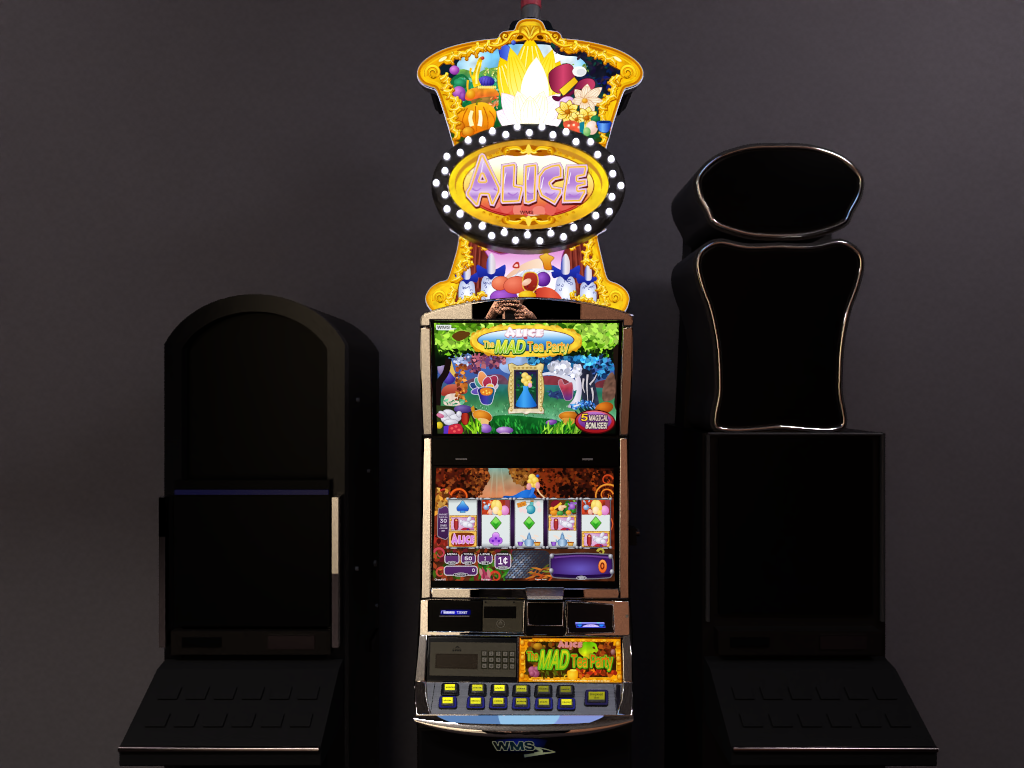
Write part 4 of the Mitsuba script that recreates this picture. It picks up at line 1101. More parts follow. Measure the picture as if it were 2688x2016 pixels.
def tea(cx, cy):
    for x, y in [(-66, -26), (70, -30), (-40, -6), (50, -8)]:
        a.add(ell(cx + x, cy + y, 26, 9, 20), (240, 220, 205))
    a.outlined(blob([(cx - 44, cy + 20), (cx - 20, cy + 2), (cx + 20, cy + 2), (cx + 44, cy + 20), (cx + 36, cy + 60), (cx, cy + 72), (cx - 36, cy + 60)], 5), ramp('x', (cx - 44, (90, 130, 180)), (cx - 6, (200, 222, 240)), (cx + 44, (80, 120, 170))), (60, 90, 130), 3)
    a.outlined(poly((cx - 20, cy), (cx - 12, cy - 40), (cx + 12, cy - 40), (cx + 20, cy)), ramp('x', (cx - 20, (80, 124, 176)), (cx, (150, 190, 220)), (cx + 20, (70, 110, 160))), (60, 90, 130), 3)
    a.ball(cx, cy - 50, 10, 14, (80, 120, 170), (160, 196, 225))
    a.add(taper([(cx - 40, cy + 30), (cx - 58, cy + 20), (cx - 62, cy + 4)], 12, 8), (110, 150, 196))
    a.add(spiral(cx + 46, cy + 26, 18, 16, -1.6, .5, 7, 7), (100, 140, 186))
    a.outlined(poly((cx - 112, cy + 30), (cx - 60, cy + 30), (cx - 70, cy + 66), (cx - 102, cy + 66)), ramp('x', (cx - 112, (90, 40, 150)), (cx - 86, (170, 110, 220)), (cx - 60, (100, 50, 160))), (60, 30, 90), 3)
    a.outlined(poly((cx + 50, cy + 32), (cx + 112, cy + 32), (cx + 100, cy + 66), (cx + 62, cy + 66)), ramp('x', (cx + 50, (200, 130, 40)), (cx + 80, (240, 200, 110)), (cx + 112, (190, 120, 30))), (110, 70, 20), 3)
    a.add(ell(cx + 81, cy + 34, 28, 6), (170, 80, 20))


def gilt_tile(x0, y0, x1, y1):
    a.add(box(x0, y0, x1, y1), (120, 60, 20))
    a.add(box(x0, y0, x1, y1).buffer(-4), mottle((236, 186, 84), 24, .25, 112), 18)


def blossom_tile(x0, y0, x1, y1):
    """White blossom and a red jar in a gilt frame."""
    gilt_tile(x0, y0, x1, y1)
    w, h = x1 - x0, y1 - y0
    X, Y = lambda t: x0 + t * w, lambda t: y0 + t * h
    inn = box(X(.07), Y(.12), X(.93), Y(.96))
    a.add(inn, (120, 50, 60))
    a.add(inn.buffer(-4), glow(X(.3), Y(.5), w * .6, h, (240, 205, 226), (190, 120, 176)), 24)
    for k in range(9):
        t = -1.4 + k * .35
        a.add(taper([(X(.3), Y(.5)), (X(.3) + .3 * w * math.cos(t * 2), Y(.5) + .3 * h * math.sin(t * 2)), (X(.3) + .55 * w * math.cos(t * 2), Y(.5) + .5 * h * math.sin(t * 2))], 2, 14).intersection(inn), (206, 160, 210))
    a.outlined(blob([(X(.2), Y(.3)), (X(.27), Y(.22)), (X(.34), Y(.32)), (X(.34), Y(.8)), (X(.27), Y(.95)), (X(.2), Y(.8))], 4), ramp('x', (X(.18), (130, 24, 30)), (X(.28), (190, 60, 60)), (X(.35), (120, 20, 30))), (80, 14, 20), 3)
    a.add(ell(X(.27), Y(.33), w * .04, h * .05), (236, 170, 110))
    for t, y, rx, ry, rot in [(.72, .25, .06, .2, 40), (.84, .42, .1, .1, -10), (.52, .5, .11, .16, -20), (.64, .6, .16, .2, 10), (.76, .66, .1, .14, 20), (.44, .4, .04, .14, 0)]:
        a.ball(X(t), Y(y), w * rx, h * ry, (198, 196, 216), (250, 250, 252), rot, (150, 130, 160), 2)
    a.add(blob([(X(.45), Y(.96)), (X(.5), Y(.84)), (X(.62), Y(.8)), (X(.74), Y(.86)), (X(.76), Y(.98))], 4), (180, 40, 60))
    a.add(ell(X(.68), Y(.92), w * .05, h * .06), (90, 40, 120))
    for t, y in [(.05, .1), (.95, .1), (.05, .93), (.95, .93), (.07, .3), (.93, .75)]:
        a.ball(X(t), Y(y), w * .05, h * .09, (190, 120, 20), (255, 232, 140))


def bloom_tile(x0, y0, x1, y1):
    """Yellow and pink blooms against red leaves."""
    a.add(box(x0, y0, x1, y1), mottle((176, 56, 30), 30, .5, 113), 20)
    w, h = x1 - x0, y1 - y0
    X, Y = lambda t: x0 + t * w, lambda t: y0 + t * h
    a.leaves(box(X(.04), Y(.06), X(.5), Y(.94)), 26, 40, [(200, 60, 30), (150, 170, 190), (120, 40, 30), (226, 130, 60), (200, 214, 226)], int(x0), .6)
    a.add(box(X(.84), Y(0), x1, y1), (150, 60, 70))
    a.ball(X(.16), Y(.5), w * .1, h * .18, (90, 130, 180), (214, 226, 240))
    a.ball(X(.82), Y(.7), w * .15, h * .32, (214, 120, 190), (245, 190, 230), -10, (150, 70, 120), 2)
    a.ball(X(.46), Y(.34), w * .13, h * .36, (226, 176, 60), (255, 240, 140), 10, (160, 100, 20), 2)
    a.ball(X(.6), Y(.4), w * .12, h * .4, (236, 190, 70), (255, 244, 160), -14)
    a.ball(X(.5), Y(.7), w * .12, h * .26, (246, 214, 150), (262, 244, 214))
    a.ball(X(.64), Y(.88), w * .08, h * .2, (240, 200, 90), (255, 240, 150))
    a.ball(X(.3), Y(.8), w * .08, h * .18, (226, 160, 140), (250, 210, 190))


def pot_tile(x0, y0, x1, y1):
    """Maroon and yellow pots among green leaves and orange fruit."""
    a.add(box(x0, y0, x1, y1), mottle((90, 50, 24), 30, .5, 114), 20)
    w, h = x1 - x0, y1 - y0
    X, Y = lambda t: x0 + t * w, lambda t: y0 + t * h
    a.leaves(box(X(.5), Y(.05), X(.97), Y(.95)), 40, 40, [(60, 150, 40), (30, 100, 40), (120, 190, 70), (140, 90, 190)], 115, .6)
    a.outlined(blob([(X(.08), Y(.3)), (X(.2), Y(.04)), (X(.38), Y(.06)), (X(.42), Y(.4)), (X(.2), Y(.62))], 5), (120, 24, 40), (60, 10, 20), 3)
    a.add(taper([(X(.16), Y(.6)), (X(.3), Y(.45)), (X(.46), Y(.2))], 26, 22), (244, 196, 50))
    for t, y, rx, ry, c0, c1 in [(.45, .55, .1, .2, (226, 170, 120), (252, 226, 190)), (.55, .45, .1, .1, (226, 170, 120), (250, 220, 180)), (.2, .85, .14, .2, (200, 110, 20), (250, 180, 60)), (.42, .9, .12, .18, (40, 110, 50), (110, 190, 90)),
                                 (.12, .6, .08, .14, (220, 120, 20), (255, 190, 70)), (.86, .45, .1, .2, (120, 60, 160), (200, 150, 230)), (.72, .85, .1, .16, (210, 120, 30), (250, 190, 80))]:
        a.ball(X(t), Y(y), w * rx, h * ry, c0, c1)


for (x0, x1), rows in zip(reels, [('spade', 'blossom', 'name'), ('bloom', 'diamond', 'club'), ('flask', 'diamond', 'tea'), ('pot', 'blossom', 'tea'), ('bloom', 'diamond', 'blossom')]):
    a.add(box(x0 - 8, 706, x1 + 8, 1196), (120, 116, 124))
    a.add(box(x0 - 3, 712, x1 + 3, 1190), (20, 18, 24))
    a.add(box(x0, 718, x1, 1184), ramp('y', (718, (150, 156, 156)), (745, (218, 226, 224)), (950, (222, 230, 228)), (1150, (220, 226, 228)), (1184, (150, 154, 160))), 40)
    cx = (x0 + x1) / 2
    for k, what in enumerate(rows):
        y0 = 718 + [0, 156, 312][k] + (4 if k == 0 else 0)
        y1 = [868, 1024, 1184][k]
        cy = [792, 948, 1106][k]
        if what == 'spade':
            spade(cx, cy, .95)
        elif what == 'diamond':
            diamond(cx, cy, 1.0)
        elif what == 'club':
            club(cx, cy, 1.0)
        elif what == 'tea':
            tea(cx, cy)
        elif what == 'blossom':
            blossom_tile(x0, y0 - (2 if k else 0), x1, y1)
        elif what == 'bloom':
            bloom_tile(x0, y0, x1, y1)
        elif what == 'pot':
            pot_tile(x0, y0, x1, y1)
        elif what == 'flask':
            a.ball(cx + 16, 815, 44, 44, (30, 130, 160), (150, 220, 220), 0, (40, 90, 110), 3)
            a.outlined(poly((cx + 6, 772), (cx + 16, 735), (cx + 40, 735), (cx + 40, 775)), (90, 180, 180), (40, 90, 110), 3)
            a.add(box(cx + 12, 724, cx + 46, 742), (170, 120, 60))
            a.outlined(affinity.rotate(box(cx - 116, 745, cx - 30, 785), -16), (230, 150, 50), (140, 80, 20), 3)
            a.add(affinity.rotate(write('DRINK', cx - 106, 755, cx - 40, 776), -16), (170, 80, 20))
            a.add(line([(cx - 36, 740), (cx - 20, 750), (cx + 10, 745)], 4), (110, 120, 90))
            for x, y in [(-80, 820), (-40, 830), (90, 760), (100, 820)]:
                a.add(ell(cx + x, y, 20, 26), (240, 214, 214))
        elif what == 'name':
            gilt_tile(x0, y0 - 2, x1, y1)
            a.add(blob([(x0 + 26, y0 + 40), (x0 + 60, y0 + 16), (x1 - 60, y0 + 16), (x1 - 26, y0 + 40), (x1 - 26, y1 - 30), (x1 - 60, y1 - 8), (x0 + 60, y1 - 8), (x0 + 26, y1 - 30)], 4), ramp('y', (y0, (120, 50, 20)), (y1 - 40, (130, 60, 24)), (y1, (190, 40, 30))), 24)
            name_sign(a, x0 + 26, y0 + 18, x1 - 22, y1 - 22, (240, 190, 225), (236, 170, 216), (206, 130, 220), (90, 30, 20))
    for x in (x0 - 8, x1 + 8):
        for y in (712, 1190):
            a.ball(x, y, 17, 15, (70, 68, 76), (235, 235, 240))
    for x in (x0 + 50, x1 - 50):
        for y in (706, 1196):
            a.add(ell(x, y, 34, 5), (200, 200, 208))
# side label
side = blob([(228, 830), (250, 806), (322, 806), (322, 1086), (240, 1086), (222, 1050)], 3)
a.add(side.buffer(6), (150, 146, 156))
a.add(side, ramp('y', (806, (84, 46, 100)), (1086, (58, 30, 70))), 40)
for t, y0, y1, x0, x1 in [('EACH BET', 858, 872, 236, 316), ('PLAYS ALL', 884, 898, 234, 318), ('30', 908, 946, 244, 308), ('LINES', 964, 982, 244, 308), ('+ FEATURE', 994, 1008, 236, 316), ('BET', 1018, 1034, 260, 292)]:
    a.add(write(t, x0, y0, x1, y1), (214, 204, 220))
# bottom strip: foliage, scaled path, meters
a.add(box(160, 1206, 1970, 1525), mottle((70, 34, 18), 60, .6, 116), 30)
a.leaves(poly((180, 1200), (960, 1206), (960, 1510), (180, 1510)), 150, 80, [(120, 40, 24), (60, 90, 24), (150, 60, 30), (40, 60, 14), (170, 110, 40), (110, 30, 40)], 117, .5)
a.leaves(box(640, 1340, 940, 1500), 40, 90, [(50, 120, 30), (80, 150, 40), (34, 80, 24)], 118, .4)
path = blob([(960, 1225), (1120, 1215), (1290, 1225), (1330, 1300), (1300, 1420), (1180, 1480), (960, 1500), (880, 1500), (930, 1400), (960, 1300)], 5)
a.add(path, (46, 34, 44))
for r in range(13):
    y = 1230 + r * 21
    for c in range(-1, 13):
        x = 905 + 34 * c + (17 if r % 2 else 0) - r * 3
        g = affinity.rotate(box(x - 11, y - 5, x + 11, y + 5).buffer(3), -18).intersection(path)
        k = 0.30 + .62 * math.exp(-((x - 1020 + (y - 1350) * .4) / 110) ** 2) * min(1, (y - 1200) / 120) * (.75 + .5 * ((r * 7 + c * 5) % 4) / 3)
        a.add(g, (120 * k, 140 * k, 170 * k) if (r + c) % 3 else (150 * k, 150 * k, 160 * k))
a.leaves(poly((1120, 1400), (1330, 1380), (1330, 1510), (1120, 1510)), 30, 110, [(150, 60, 24), (110, 120, 40), (190, 110, 40)], 119, .16, 160)
for cx, cy, r, fl, c in [(240, 1250, 60, 1, (190, 60, 80)), (790, 1480, 60, 1, (200, 60, 40)), (250, 1440, 60, -1, (196, 70, 60)), (1830, 1235, 36, 1, (180, 170, 60))]:
    a.add(spiral(cx, cy, r, r * .3, 3.3, 1.0, 26, 8, fl), c)
a.leaves(box(610, 1430, 740, 1500), 14, 90, [(200, 90, 120), (226, 150, 150), (160, 50, 80)], 120, .3, 60)
METER = ramp('y', (1250, (96, 52, 110)), (1460, (74, 34, 92)))


def meter(x0, y0, x1, y1, top, value, low, vbox):
    g = box(x0, y0, x1, y1).buffer(-26).buffer(26)
    a.add(g.buffer(8), (206, 200, 206))
    a.add(g, (120, 90, 130))
    a.add(g.buffer(-3), METER, 40)
    cx = (x0 + x1) / 2
    if top:
        w = (x1 - x0) * .36
        a.add(box(cx - w - 8, y0 - 14, cx + w + 8, y0 + 12).buffer(4), (24, 20, 24))
        a.add(write(top, cx - w, y0 - 11, cx + w, y0 + 9), (214, 210, 214))
    if value:
        a.add(write(value, *vbox), (240, 232, 240))
    w = max(46, 11 * len(low))
    a.add(ell(cx, y1 - 2, w, 19), (196, 192, 200))
    a.add(ell(cx, y1 - 2, w - 6, 14), (30, 26, 32))
    a.add(write(low, cx - w * .68, y1 - 11, cx + w * .68, y1 + 7), (206, 202, 208))


meter(294, 1256, 426, 1344, 'MENU', '', 'HELP', None)
meter(456, 1256, 588, 1344, 'TOTAL', '50', 'BET', (486, 1280, 558, 1316))
meter(622, 1256, 754, 1344, 'LINE', '1', 'BET', (680, 1280, 696, 1316))
meter(788, 1256, 936, 1392, 'CHANGE', '1¢', 'DENOM', (818, 1284, 908, 1356))
meter(288, 1378, 606, 1460, '', '0', 'CREDITS', (560, 1398, 584, 1432))
win = blob([(1340, 1270), (1400, 1262), (1640, 1252), (1880, 1262), (1930, 1275), (1944, 1370), (1932, 1460), (1880, 1486), (1640, 1494), (1400, 1484), (1345, 1460), (1332, 1370)], 5)
a.add(win.buffer(10), (110, 108, 118))
a.add(win, (40, 24, 60))
a.add(win.buffer(-10), glow(1620, 1400, 330, 130, (104, 90, 190), (54, 22, 90)), 30)
a.add(taper([(1370, 1290), (1640, 1272), (1910, 1290)], 14, 14), (104, 60, 140))
a.add(taper([(1360, 1460), (1640, 1474), (1920, 1460)], 24, 24), (30, 10, 60))
for x, y in [(1345, 1275), (1925, 1280), (1340, 1420), (1938, 1430)]:
    a.ball(x, y, 22, 26, (70, 68, 78), (230, 230, 236))
a.add(ell(1845, 1375, 44, 68), (120, 40, 10))
a.add(ell(1845, 1375, 40, 64), ramp('y', (1311, (250, 170, 80)), (1439, (226, 90, 30))), 24)
a.add(ell(1843, 1372, 22, 36), (120, 36, 14))
a.add(ell(1843, 1372, 9, 20), (236, 120, 50))
a.add(ell(1636, 1490, 50, 20), (200, 198, 208))
a.add(ell(1636, 1490, 44, 15), (40, 36, 44))
a.add(write('WIN', 1608, 1480, 1664, 1500), (220, 218, 226))
for t, x0, x1 in [('CheckVS', 190, 300), ('Printer', 650, 738), ('Paper Low', 1180, 1292)]:
    a.add(write(t, x0, 1498, x1, 1514), (225, 215, 215))
art_low = a

U = f'{M}__upper_display'
put('upper_display', slab(P_UP, Z4.px(poly((155, 268), (2040, 270), (2003, 1404), (176, 1404))), -.003, .02, .001), 'screen_black', M, 35, 'upper screen showing a painted garden under green leaves')
glowing('screen', art_up, P_UP, -.0024, up_clip, U, gain=1.0)
L = f'{M}__lower_display'
low_bezel = Polygon([(1132, 1150), (1627, 1150), (1626.5, 1546), (1131, 1544)])
put('lower_display', slab(P_LOW, low_bezel, -.003, .02, .001), 'screen_black', M, 35, 'lower screen showing five reels of card and tea symbols')
glowing('screen', art_low, P_LOW, -.0024, low_clip, L, gain=1.0)

# ------------------------------------------------------------------ cabinet shell and chrome
UPPER_OUT = [(68, 1404), (46, 800), (45, 330), (50, 255), (72, 212), (120, 186), (300, 132), (600, 76), (900, 46), (1100, 39), (1300, 46), (1600, 76), (1900, 134), (2062, 180), (2120, 210), (2144, 255), (2146, 330), (2140, 800), (2106, 1404)]
upper_px = Z4.px(Polygon(np.vstack([smooth_line(UPPER_OUT, False, 6)])).buffer(0))
screen_hole = Z4.px(poly((157, 270), (2038, 272), (2001, 1460), (178, 1460)))
# the black shell behind the mirror-bright trim
put('cabinet_top', slab(P_UP, upper_px.buffer(1.2), -.012, .36, .004), 'black_gloss', M, 35)
front = upper_px.buffer(-.6).difference(screen_hole)
seam = unary_union([Z4.px(box(40, 328, 158, 333)), Z4.px(box(2036, 328, 2150, 333))])
arch, rest = Z4.px(box(0, 0, 2212, 330.5)), None
pieces = [g for g in parts_of(front.difference(seam)) if g.area > 20]
for g in sorted(pieces, key=lambda g: g.bounds[1]):
    put('chrome_arch' if g.bounds[1] < 800 else 'chrome_trim', slab(P_UP, g, .002, .03, .0048, 6), 'chrome', M, 40)
# lower trim frame
left = [(1111, 1149), (1108, 1300), (1106, 1450), (1105, 1571)]
right = [(1652.5, 1572), (1651, 1450), (1649, 1300), (1648, 1150)]
low_frame = Polygon(left + right).difference(Polygon([(1134, 1100), (1625, 1100), (1624.5, 1544.5), (1132, 1543)]))
cutv = [box(1131.4, 1543.5, 1132.4, 1580), box(1624.5, 1544, 1625.5, 1580)]
for g in parts_of(low_frame.difference(unary_union(cutv))):
    put('chrome_trim', slab(P_LOW, g, .002, .03, .0035, 5), 'chrome', M, 40)

# shell of the lower body, loft of level rectangles
SECT = [(1143, 1105, 1654, .01, .38), (1400, 1102.5, 1654, -.020, .40), (1572, 1101, 1657, -.044, .42), (1664, 1095, 1664, -.066, .44), (1792, 1089, 1664.5, -.120, .45), (1884, 1090, 1664, -.165, .45), (1925, 1093, 1660, -.165, .45)]
rows = []
for py, xl, xr, yf, yb in SECT:
    p, q = W(xl, py, yf), W(xr, py, yf)
    rows.append((p[2], p[0], q[0], yf, yb))
rows.append((0.0, rows[-1][1], rows[-1][2], -.165, .45))


def loft(rows, r=.012):
    vs, fs = [], []
    for z0, x0, x1, y0, y1 in rows:
        k = box(x0 + r, y0 + r, x1 - r, y1 - r).buffer(r, quad_segs=4)
        c = np.asarray(k.exterior.coords)[:-1]
        vs.append(np.c_[c, np.full(len(c), z0)])
    n = len(vs[0])
    for k in range(len(vs) - 1):
        i = np.arange(n)
        j = (i + 1) % n
        fs += [np.stack([k * n + i, k * n + j, (k + 1) * n + j], 1), np.stack([k * n + i, (k + 1) * n + j, (k + 1) * n + i], 1)]
    for base in (0, (len(vs) - 1) * n):
        i = np.arange(1, n - 1)
        fs.append(np.stack([i * 0 + base, base + i, base + i + 1], 1))
    return trimesh.Trimesh(np.vstack(vs), np.vstack(fs), process=False)


put('cabinet_body', loft(rows), 'black_satin', M, 40)
# glass-black bridge between the displays
put('display_bridge', slab(P_LOW, Polygon([(1133.5, 1149), (1626, 1150), (1625, 1226), (1132, 1224)]), -.001, .018, .004), 'screen_black', M, 40)
for x0, y0, x1, y1 in [(1196, 1203, 1226, 1207.5), (1528, 1203, 1556, 1208)]:
    put('camera_slit', slab(P_LOW, box(x0, y0, x1, y1), .0002, .001, .0003), 'grey_metal', M, 35)
K = put('side_lock', trimesh.creation.box(extents=(.018, .03, .045), transform=trimesh.transformations.translation_matrix(W(1659, 1406, .02))), 'black_satin', M, False, 'small black lock on the right side')
lk = trimesh.creation.cylinder(radius=.009, height=.016, sections=24, transform=trimesh.transformations.rotation_matrix(math.pi / 2, [0, 1, 0]))
lk.apply_translation(W(1669, 1398, .02))
put('lock_barrel', lk, 'dark_chrome', K, 30)

# ------------------------------------------------------------------ console: ticket slot, reader, note slot
z6 = Z6.px
console = z6(poly((78, 181), (1910, 191), (1916, 330), (1920, 482), (1910, 505), (70, 500), (74, 330)))
printer = z6(poly((152, 186), (622, 188), (618, 460), (148, 458)).buffer(-8).buffer(8))
reader = z6(poly((628, 186), (982, 190), (975, 468), (624, 464)))
accept = z6(poly((1002, 192), (1345, 194), (1352, 470), (1330, 505), (1010, 500), (990, 460)))
noteslot = z6(poly((1362, 196), (1770, 226), (1776, 470), (1368, 478)))
body = console.difference(unary_union([printer.buffer(.6), reader.buffer(.6), accept.buffer(1.0), noteslot.buffer(.6)]))
put('console_trim', slab(P_CON, body, 0, .02, .0022, 4), 'chrome', M, 40)
TP = put('ticket_slot', slab(P_CON, printer, -.001, .02, .002), 'screen_black', M, 40, 'black ticket slot with a lit blue label')
a = Art(Z6, 20)
a.add(box(255, 270, 520, 315), glow(385, 293, 150, 30, (30, 30, 210), (6, 6, 70)), 12)
a.add(poly((262, 278), (300, 276), (300, 281), (268, 282), (264, 302), (258, 302)), (150, 150, 255))
q = random.Random(8)
x = 282
while x < 380:
    w = q.choice((7, 9, 12))
    a.add(box(x, 284, x + w, 303), (238, 238, 255))
    a.add(box(x + w * .35, q.choice((288, 294)), x + w * .65, q.choice((297, 303))), (120, 130, 255))
    x += w + 2.5
a.add(write('TICKET', 398, 284, 492, 303), (238, 240, 255))
glowing('label_lamp', a, P_CON, .0006, box(250, 268, 522, 318), TP)
put('slot_lip', slab(P_CON, z6(poly((245, 322), (510, 322), (508, 330), (247, 330))), .004, .005, .001), 'grey_metal', TP, 35)
RD = put('reader_plate', slab(P_CON, reader, -.001, .02, .0015), 'grey_plate', M, 40, 'grey reader plate with a dark window')
put('window', slab(P_CON, z6(poly((638, 240), (920, 240), (918, 346), (636, 342))), -.0004, .003, .0005), 'screen_black', RD, 35)
for x in (652, 900):
    put('screw', slab(P_CON, z6(ell(x, 203, 8)), .0, .003, .0006), 'ink', RD, 35)
put('emblem', slab(P_CON, z6(unary_union([ell(783, 393, 36).difference(ell(783, 393, 31)), poly((766, 384), (783, 368), (800, 384)), box(768, 392, 798, 398)])), -.0003, .002, .0002), 'key_grey', RD, 35)

NA = put('note_acceptor', slab(P_CON, accept, .006, .03, .004, 5), 'black_gloss', M, 40, 'black note acceptor under a silver hood')
rim = z6(poly((1014, 196), (1335, 197), (1334, 412), (1014, 408)))
put('acceptor_rim', slab(P_CON, rim.difference(rim.buffer(-3.6)), .010, .012, .0016), 'dark_chrome', NA, 40)
put('acceptor_mouth', slab(P_CON, rim.buffer(-3.8), .0066, .004), 'screen_black', NA, 35)
put('acceptor_lip', slab(P_CON, z6(poly((1070, 480), (1190, 480), (1180, 496), (1080, 496))), .0075, .008, .002), 'dark_chrome', NA, 40)
# hood: a sloping plate with turned-down cheeks
tl, tr, br, bl = (W(*Z6.src(p), -.060) for p in [(1003, 79), (1341, 80), (1330, 150), (1016, 150)])
out = np.array([0, -.030, 0])
tl, tr = tl + [0, .004, 0], tr + [0, .004, 0]
bl, br = W(*Z6.src((1018, 150)), -.092), W(*Z6.src((1330, 150)), -.092)
bl2, br2 = W(*Z6.src((1020, 178)), -.094), W(*Z6.src((1329, 178)), -.094)
back_l, back_r = W(*Z6.src((1020, 178)), -.055), W(*Z6.src((1330, 178)), -.055)
hv = np.array([tl, tr, br, bl, bl2, br2, back_l, back_r])
hf = np.array([[0, 3, 2], [0, 2, 1], [3, 4, 5], [3, 5, 2], [0, 6, 4], [0, 4, 3], [1, 2, 5], [1, 5, 7], [4, 6, 7], [4, 7, 5]])
put('hood', trimesh.Trimesh(hv, hf, process=False), 'satin_silver', NA)
hrim = [trimesh.creation.cylinder(radius=.0012, segment=(p, q), sections=12) for p, q in ((tl, tr), (tl, bl), (tr, br), (bl2, br2))]
put('hood_edge', join(*hrim), 'chrome', NA, 40)

NS = put('note_slot', slab(P_CON, noteslot, .002, .02, .003, 5), 'black_gloss', M, 40, 'black note slot with a bright blue strip')
put('note_slot_rim', slab(P_CON, noteslot.difference(noteslot.buffer(-2.4)), .004, .006, .001), 'dark_chrome', NS, 40)
a = Art(Z6, 16)
a.add(poly((1436, 376), (1690, 376), (1704, 426), (1448, 426)), ramp('y', (376, (150, 160, 230)), (396, (96, 96, 210)), (426, (60, 70, 220))), 12)
a.add(poly((1446, 394), (1694, 394), (1698, 420), (1452, 420)), (24, 26, 110))
for x in (1476, 1668):
    a.add(poly((x - 22, 398), (x + 22, 398), (x + 16, 410), (x, 418), (x - 16, 410)), (40, 130, 250))
a.add(blob([(1506, 418), (1530, 402), (1574, 396), (1618, 402), (1644, 418)], 5), (205, 190, 255))
for k in range(5):
    a.add(box(1540 + 14 * k, 400, 1543 + 14 * k, 412), (90, 90, 220))
for x in (1478, 1640):
    a.add(ell(x, 383, 14, 4), (90, 220, 190))
glowing('blue_strip', a, P_CON, .0026, box(1430, 370, 1710, 430), NS)
put('console_sticker', slab(P_CON, z6(box(1880, 314, 1904, 338)), .0004, .0008), 'key_grey', M)

# ------------------------------------------------------------------ player panel and lit game glass
tray = z6(poly((64, 494), (1922, 496), (1942, 700), (1946, 905), (1848, 915), (1835, 512), (940, 505), (142, 505), (128, 900), (20, 905), (46, 700)))
frame_hole = z6(poly((142, 503), (1846, 513), (1856, 918), (126, 900)))
put('panel_trim', slab(P_PAN, z6(poly((64, 490), (1922, 492), (1942, 700), (1948, 912), (22, 908), (46, 700))).difference(frame_hole), .003, .03, .004, 5), 'chrome', M, 40)
PP = put('player_panel', slab(P_PAN, z6(poly((146, 506), (932, 516), (928, 908), (130, 892))), -.001, .02, .002), 'black_gloss', M, 40, 'grey player panel with a blank display and a keypad')
put('panel_plate', slab(P_PAN, z6(poly((168, 552), (920, 560), (918, 862), (156, 846))), -.0004, .004, .0006), 'grey_plate', PP, 35)
put('blank_display', slab(P_PAN, z6(poly((222, 664), (574, 668), (570, 782), (218, 772))), -.0001, .004, .0004), 'lcd_brown', PP, 35)
put('display_frame', slab(P_PAN, z6(poly((212, 654), (584, 658), (580, 792), (208, 782)).difference(poly((222, 664), (574, 668), (570, 782), (218, 772)))), .0002, .004, .0004), 'lcd_brown', PP, 35)
put('emblem', slab(P_PAN, z6(unary_union([poly((382, 602), (404, 586), (424, 602), (412, 604), (404, 598), (394, 604))] + [box(362 + 20 * k, 612, 376 + 20 * k, 634).difference(box(366 + 20 * k, 616, 372 + 20 * k, 622)) for k in range(4)])), -.0002, .001), 'ink', PP)
KEYS = ['0', '1', '2', '3', '4', '5', '6', '7', '8', '9', '', '', '', '', '']
for r in range(3):
    for c in range(5):
        x, y = 640 + c * 61, 655 + c * 1.2 + r * 54
        put('key_frame', slab(P_PAN, z6(box(x - 27, y - 27, x + 27, y + 27)), .0002, .002, .0003), 'key_edge', PP, 35)
        ky = put('key', slab(P_PAN, z6(box(x - 19, y - 19, x + 19, y + 19).buffer(-4).buffer(4)), .0018, .003, .0007), 'key_grey', PP, 35)
        t = KEYS[r * 5 + c]
        g = write(t, x - 6, y - 11, x + 6, y + 11) if t else unary_union([box(x - 12, y - 5, x + 12, y - 1), box(x - 9, y + 3, x + 10, y + 7)])
        put('key_mark', slab(P_PAN, z6(g), .0020, .0004), 'ink', PP)

a = Art(Z6, 22)
glass = poly((948, 514), (1838, 522), (1850, 914), (943, 906))
a.add(glass.buffer(10), (150, 70, 0))
a.add(glass.buffer(-6), mottle(ramp('x', (950, (226, 140, 10)), (1400, (246, 166, 14)), (1840, (226, 150, 6))), 50, .3, 130), 24)
inner = Polygon([(1060, 552), (1750, 556), (1790, 610), (1798, 720), (1796, 800), (1750, 860), (1050, 858), (1002, 800), (1000, 640)])
a.add(inner.buffer(8), (250, 196, 40))
a.add(inner.buffer(3), (120, 50, 0))
a.add(inner, mottle((54, 26, 6), 50, .7, 131), 24)
a.leaves(box(1010, 560, 1400, 850), 110, 60, [(120, 50, 10), (70, 50, 10), (150, 90, 20), (40, 30, 6), (96, 80, 20)], 132, .6)
a.add(blob([(1500, 560), (1610, 560), (1640, 620), (1700, 680), (1560, 700), (1470, 640)], 5), mottle(ramp('y', (556, (100, 200, 10)), (640, (190, 220, 20)), (700, (240, 190, 30))), 40, .3, 133), 20)
a.leaves(box(1600, 565, 1780, 720), 60, 46, [(130, 50, 16), (96, 30, 10), (170, 80, 20)], 134, .7)
a.leaves(box(1440, 790, 1790, 856), 60, 46, [(210, 60, 20), (170, 40, 20), (226, 110, 20), (120, 40, 10)], 135, .7)
a.leaves(box(1140, 800, 1360, 856), 40, 70, [(110, 110, 20), (70, 80, 14), (60, 40, 6)], 136, .3, 70)
for x, y, r in [(1060, 800, 34), (1090, 830, 34), (1100, 790, 22), (1060, 830, 24)]:
    a.ball(x, y, r, r, (130, 50, 80), (206, 120, 150))
a.ball(1110, 590, 40, 30, (130, 80, 10), (226, 170, 40))
a.ball(1770, 640, 20, 26, (110, 60, 60), (190, 140, 130))
a.outlined(blob([(1372, 810), (1410, 800), (1455, 804), (1460, 850), (1440, 886), (1390, 886), (1372, 850)], 5), glow(1405, 840, 60, 60, (255, 226, 60), (246, 160, 10)), (214, 120, 0), 4)
a.add(spiral(1362, 860, 20, 18, 1.2, .6, 9, 7), (250, 190, 30))
a.add(ell(1420, 800, 30, 10), (255, 232, 80))
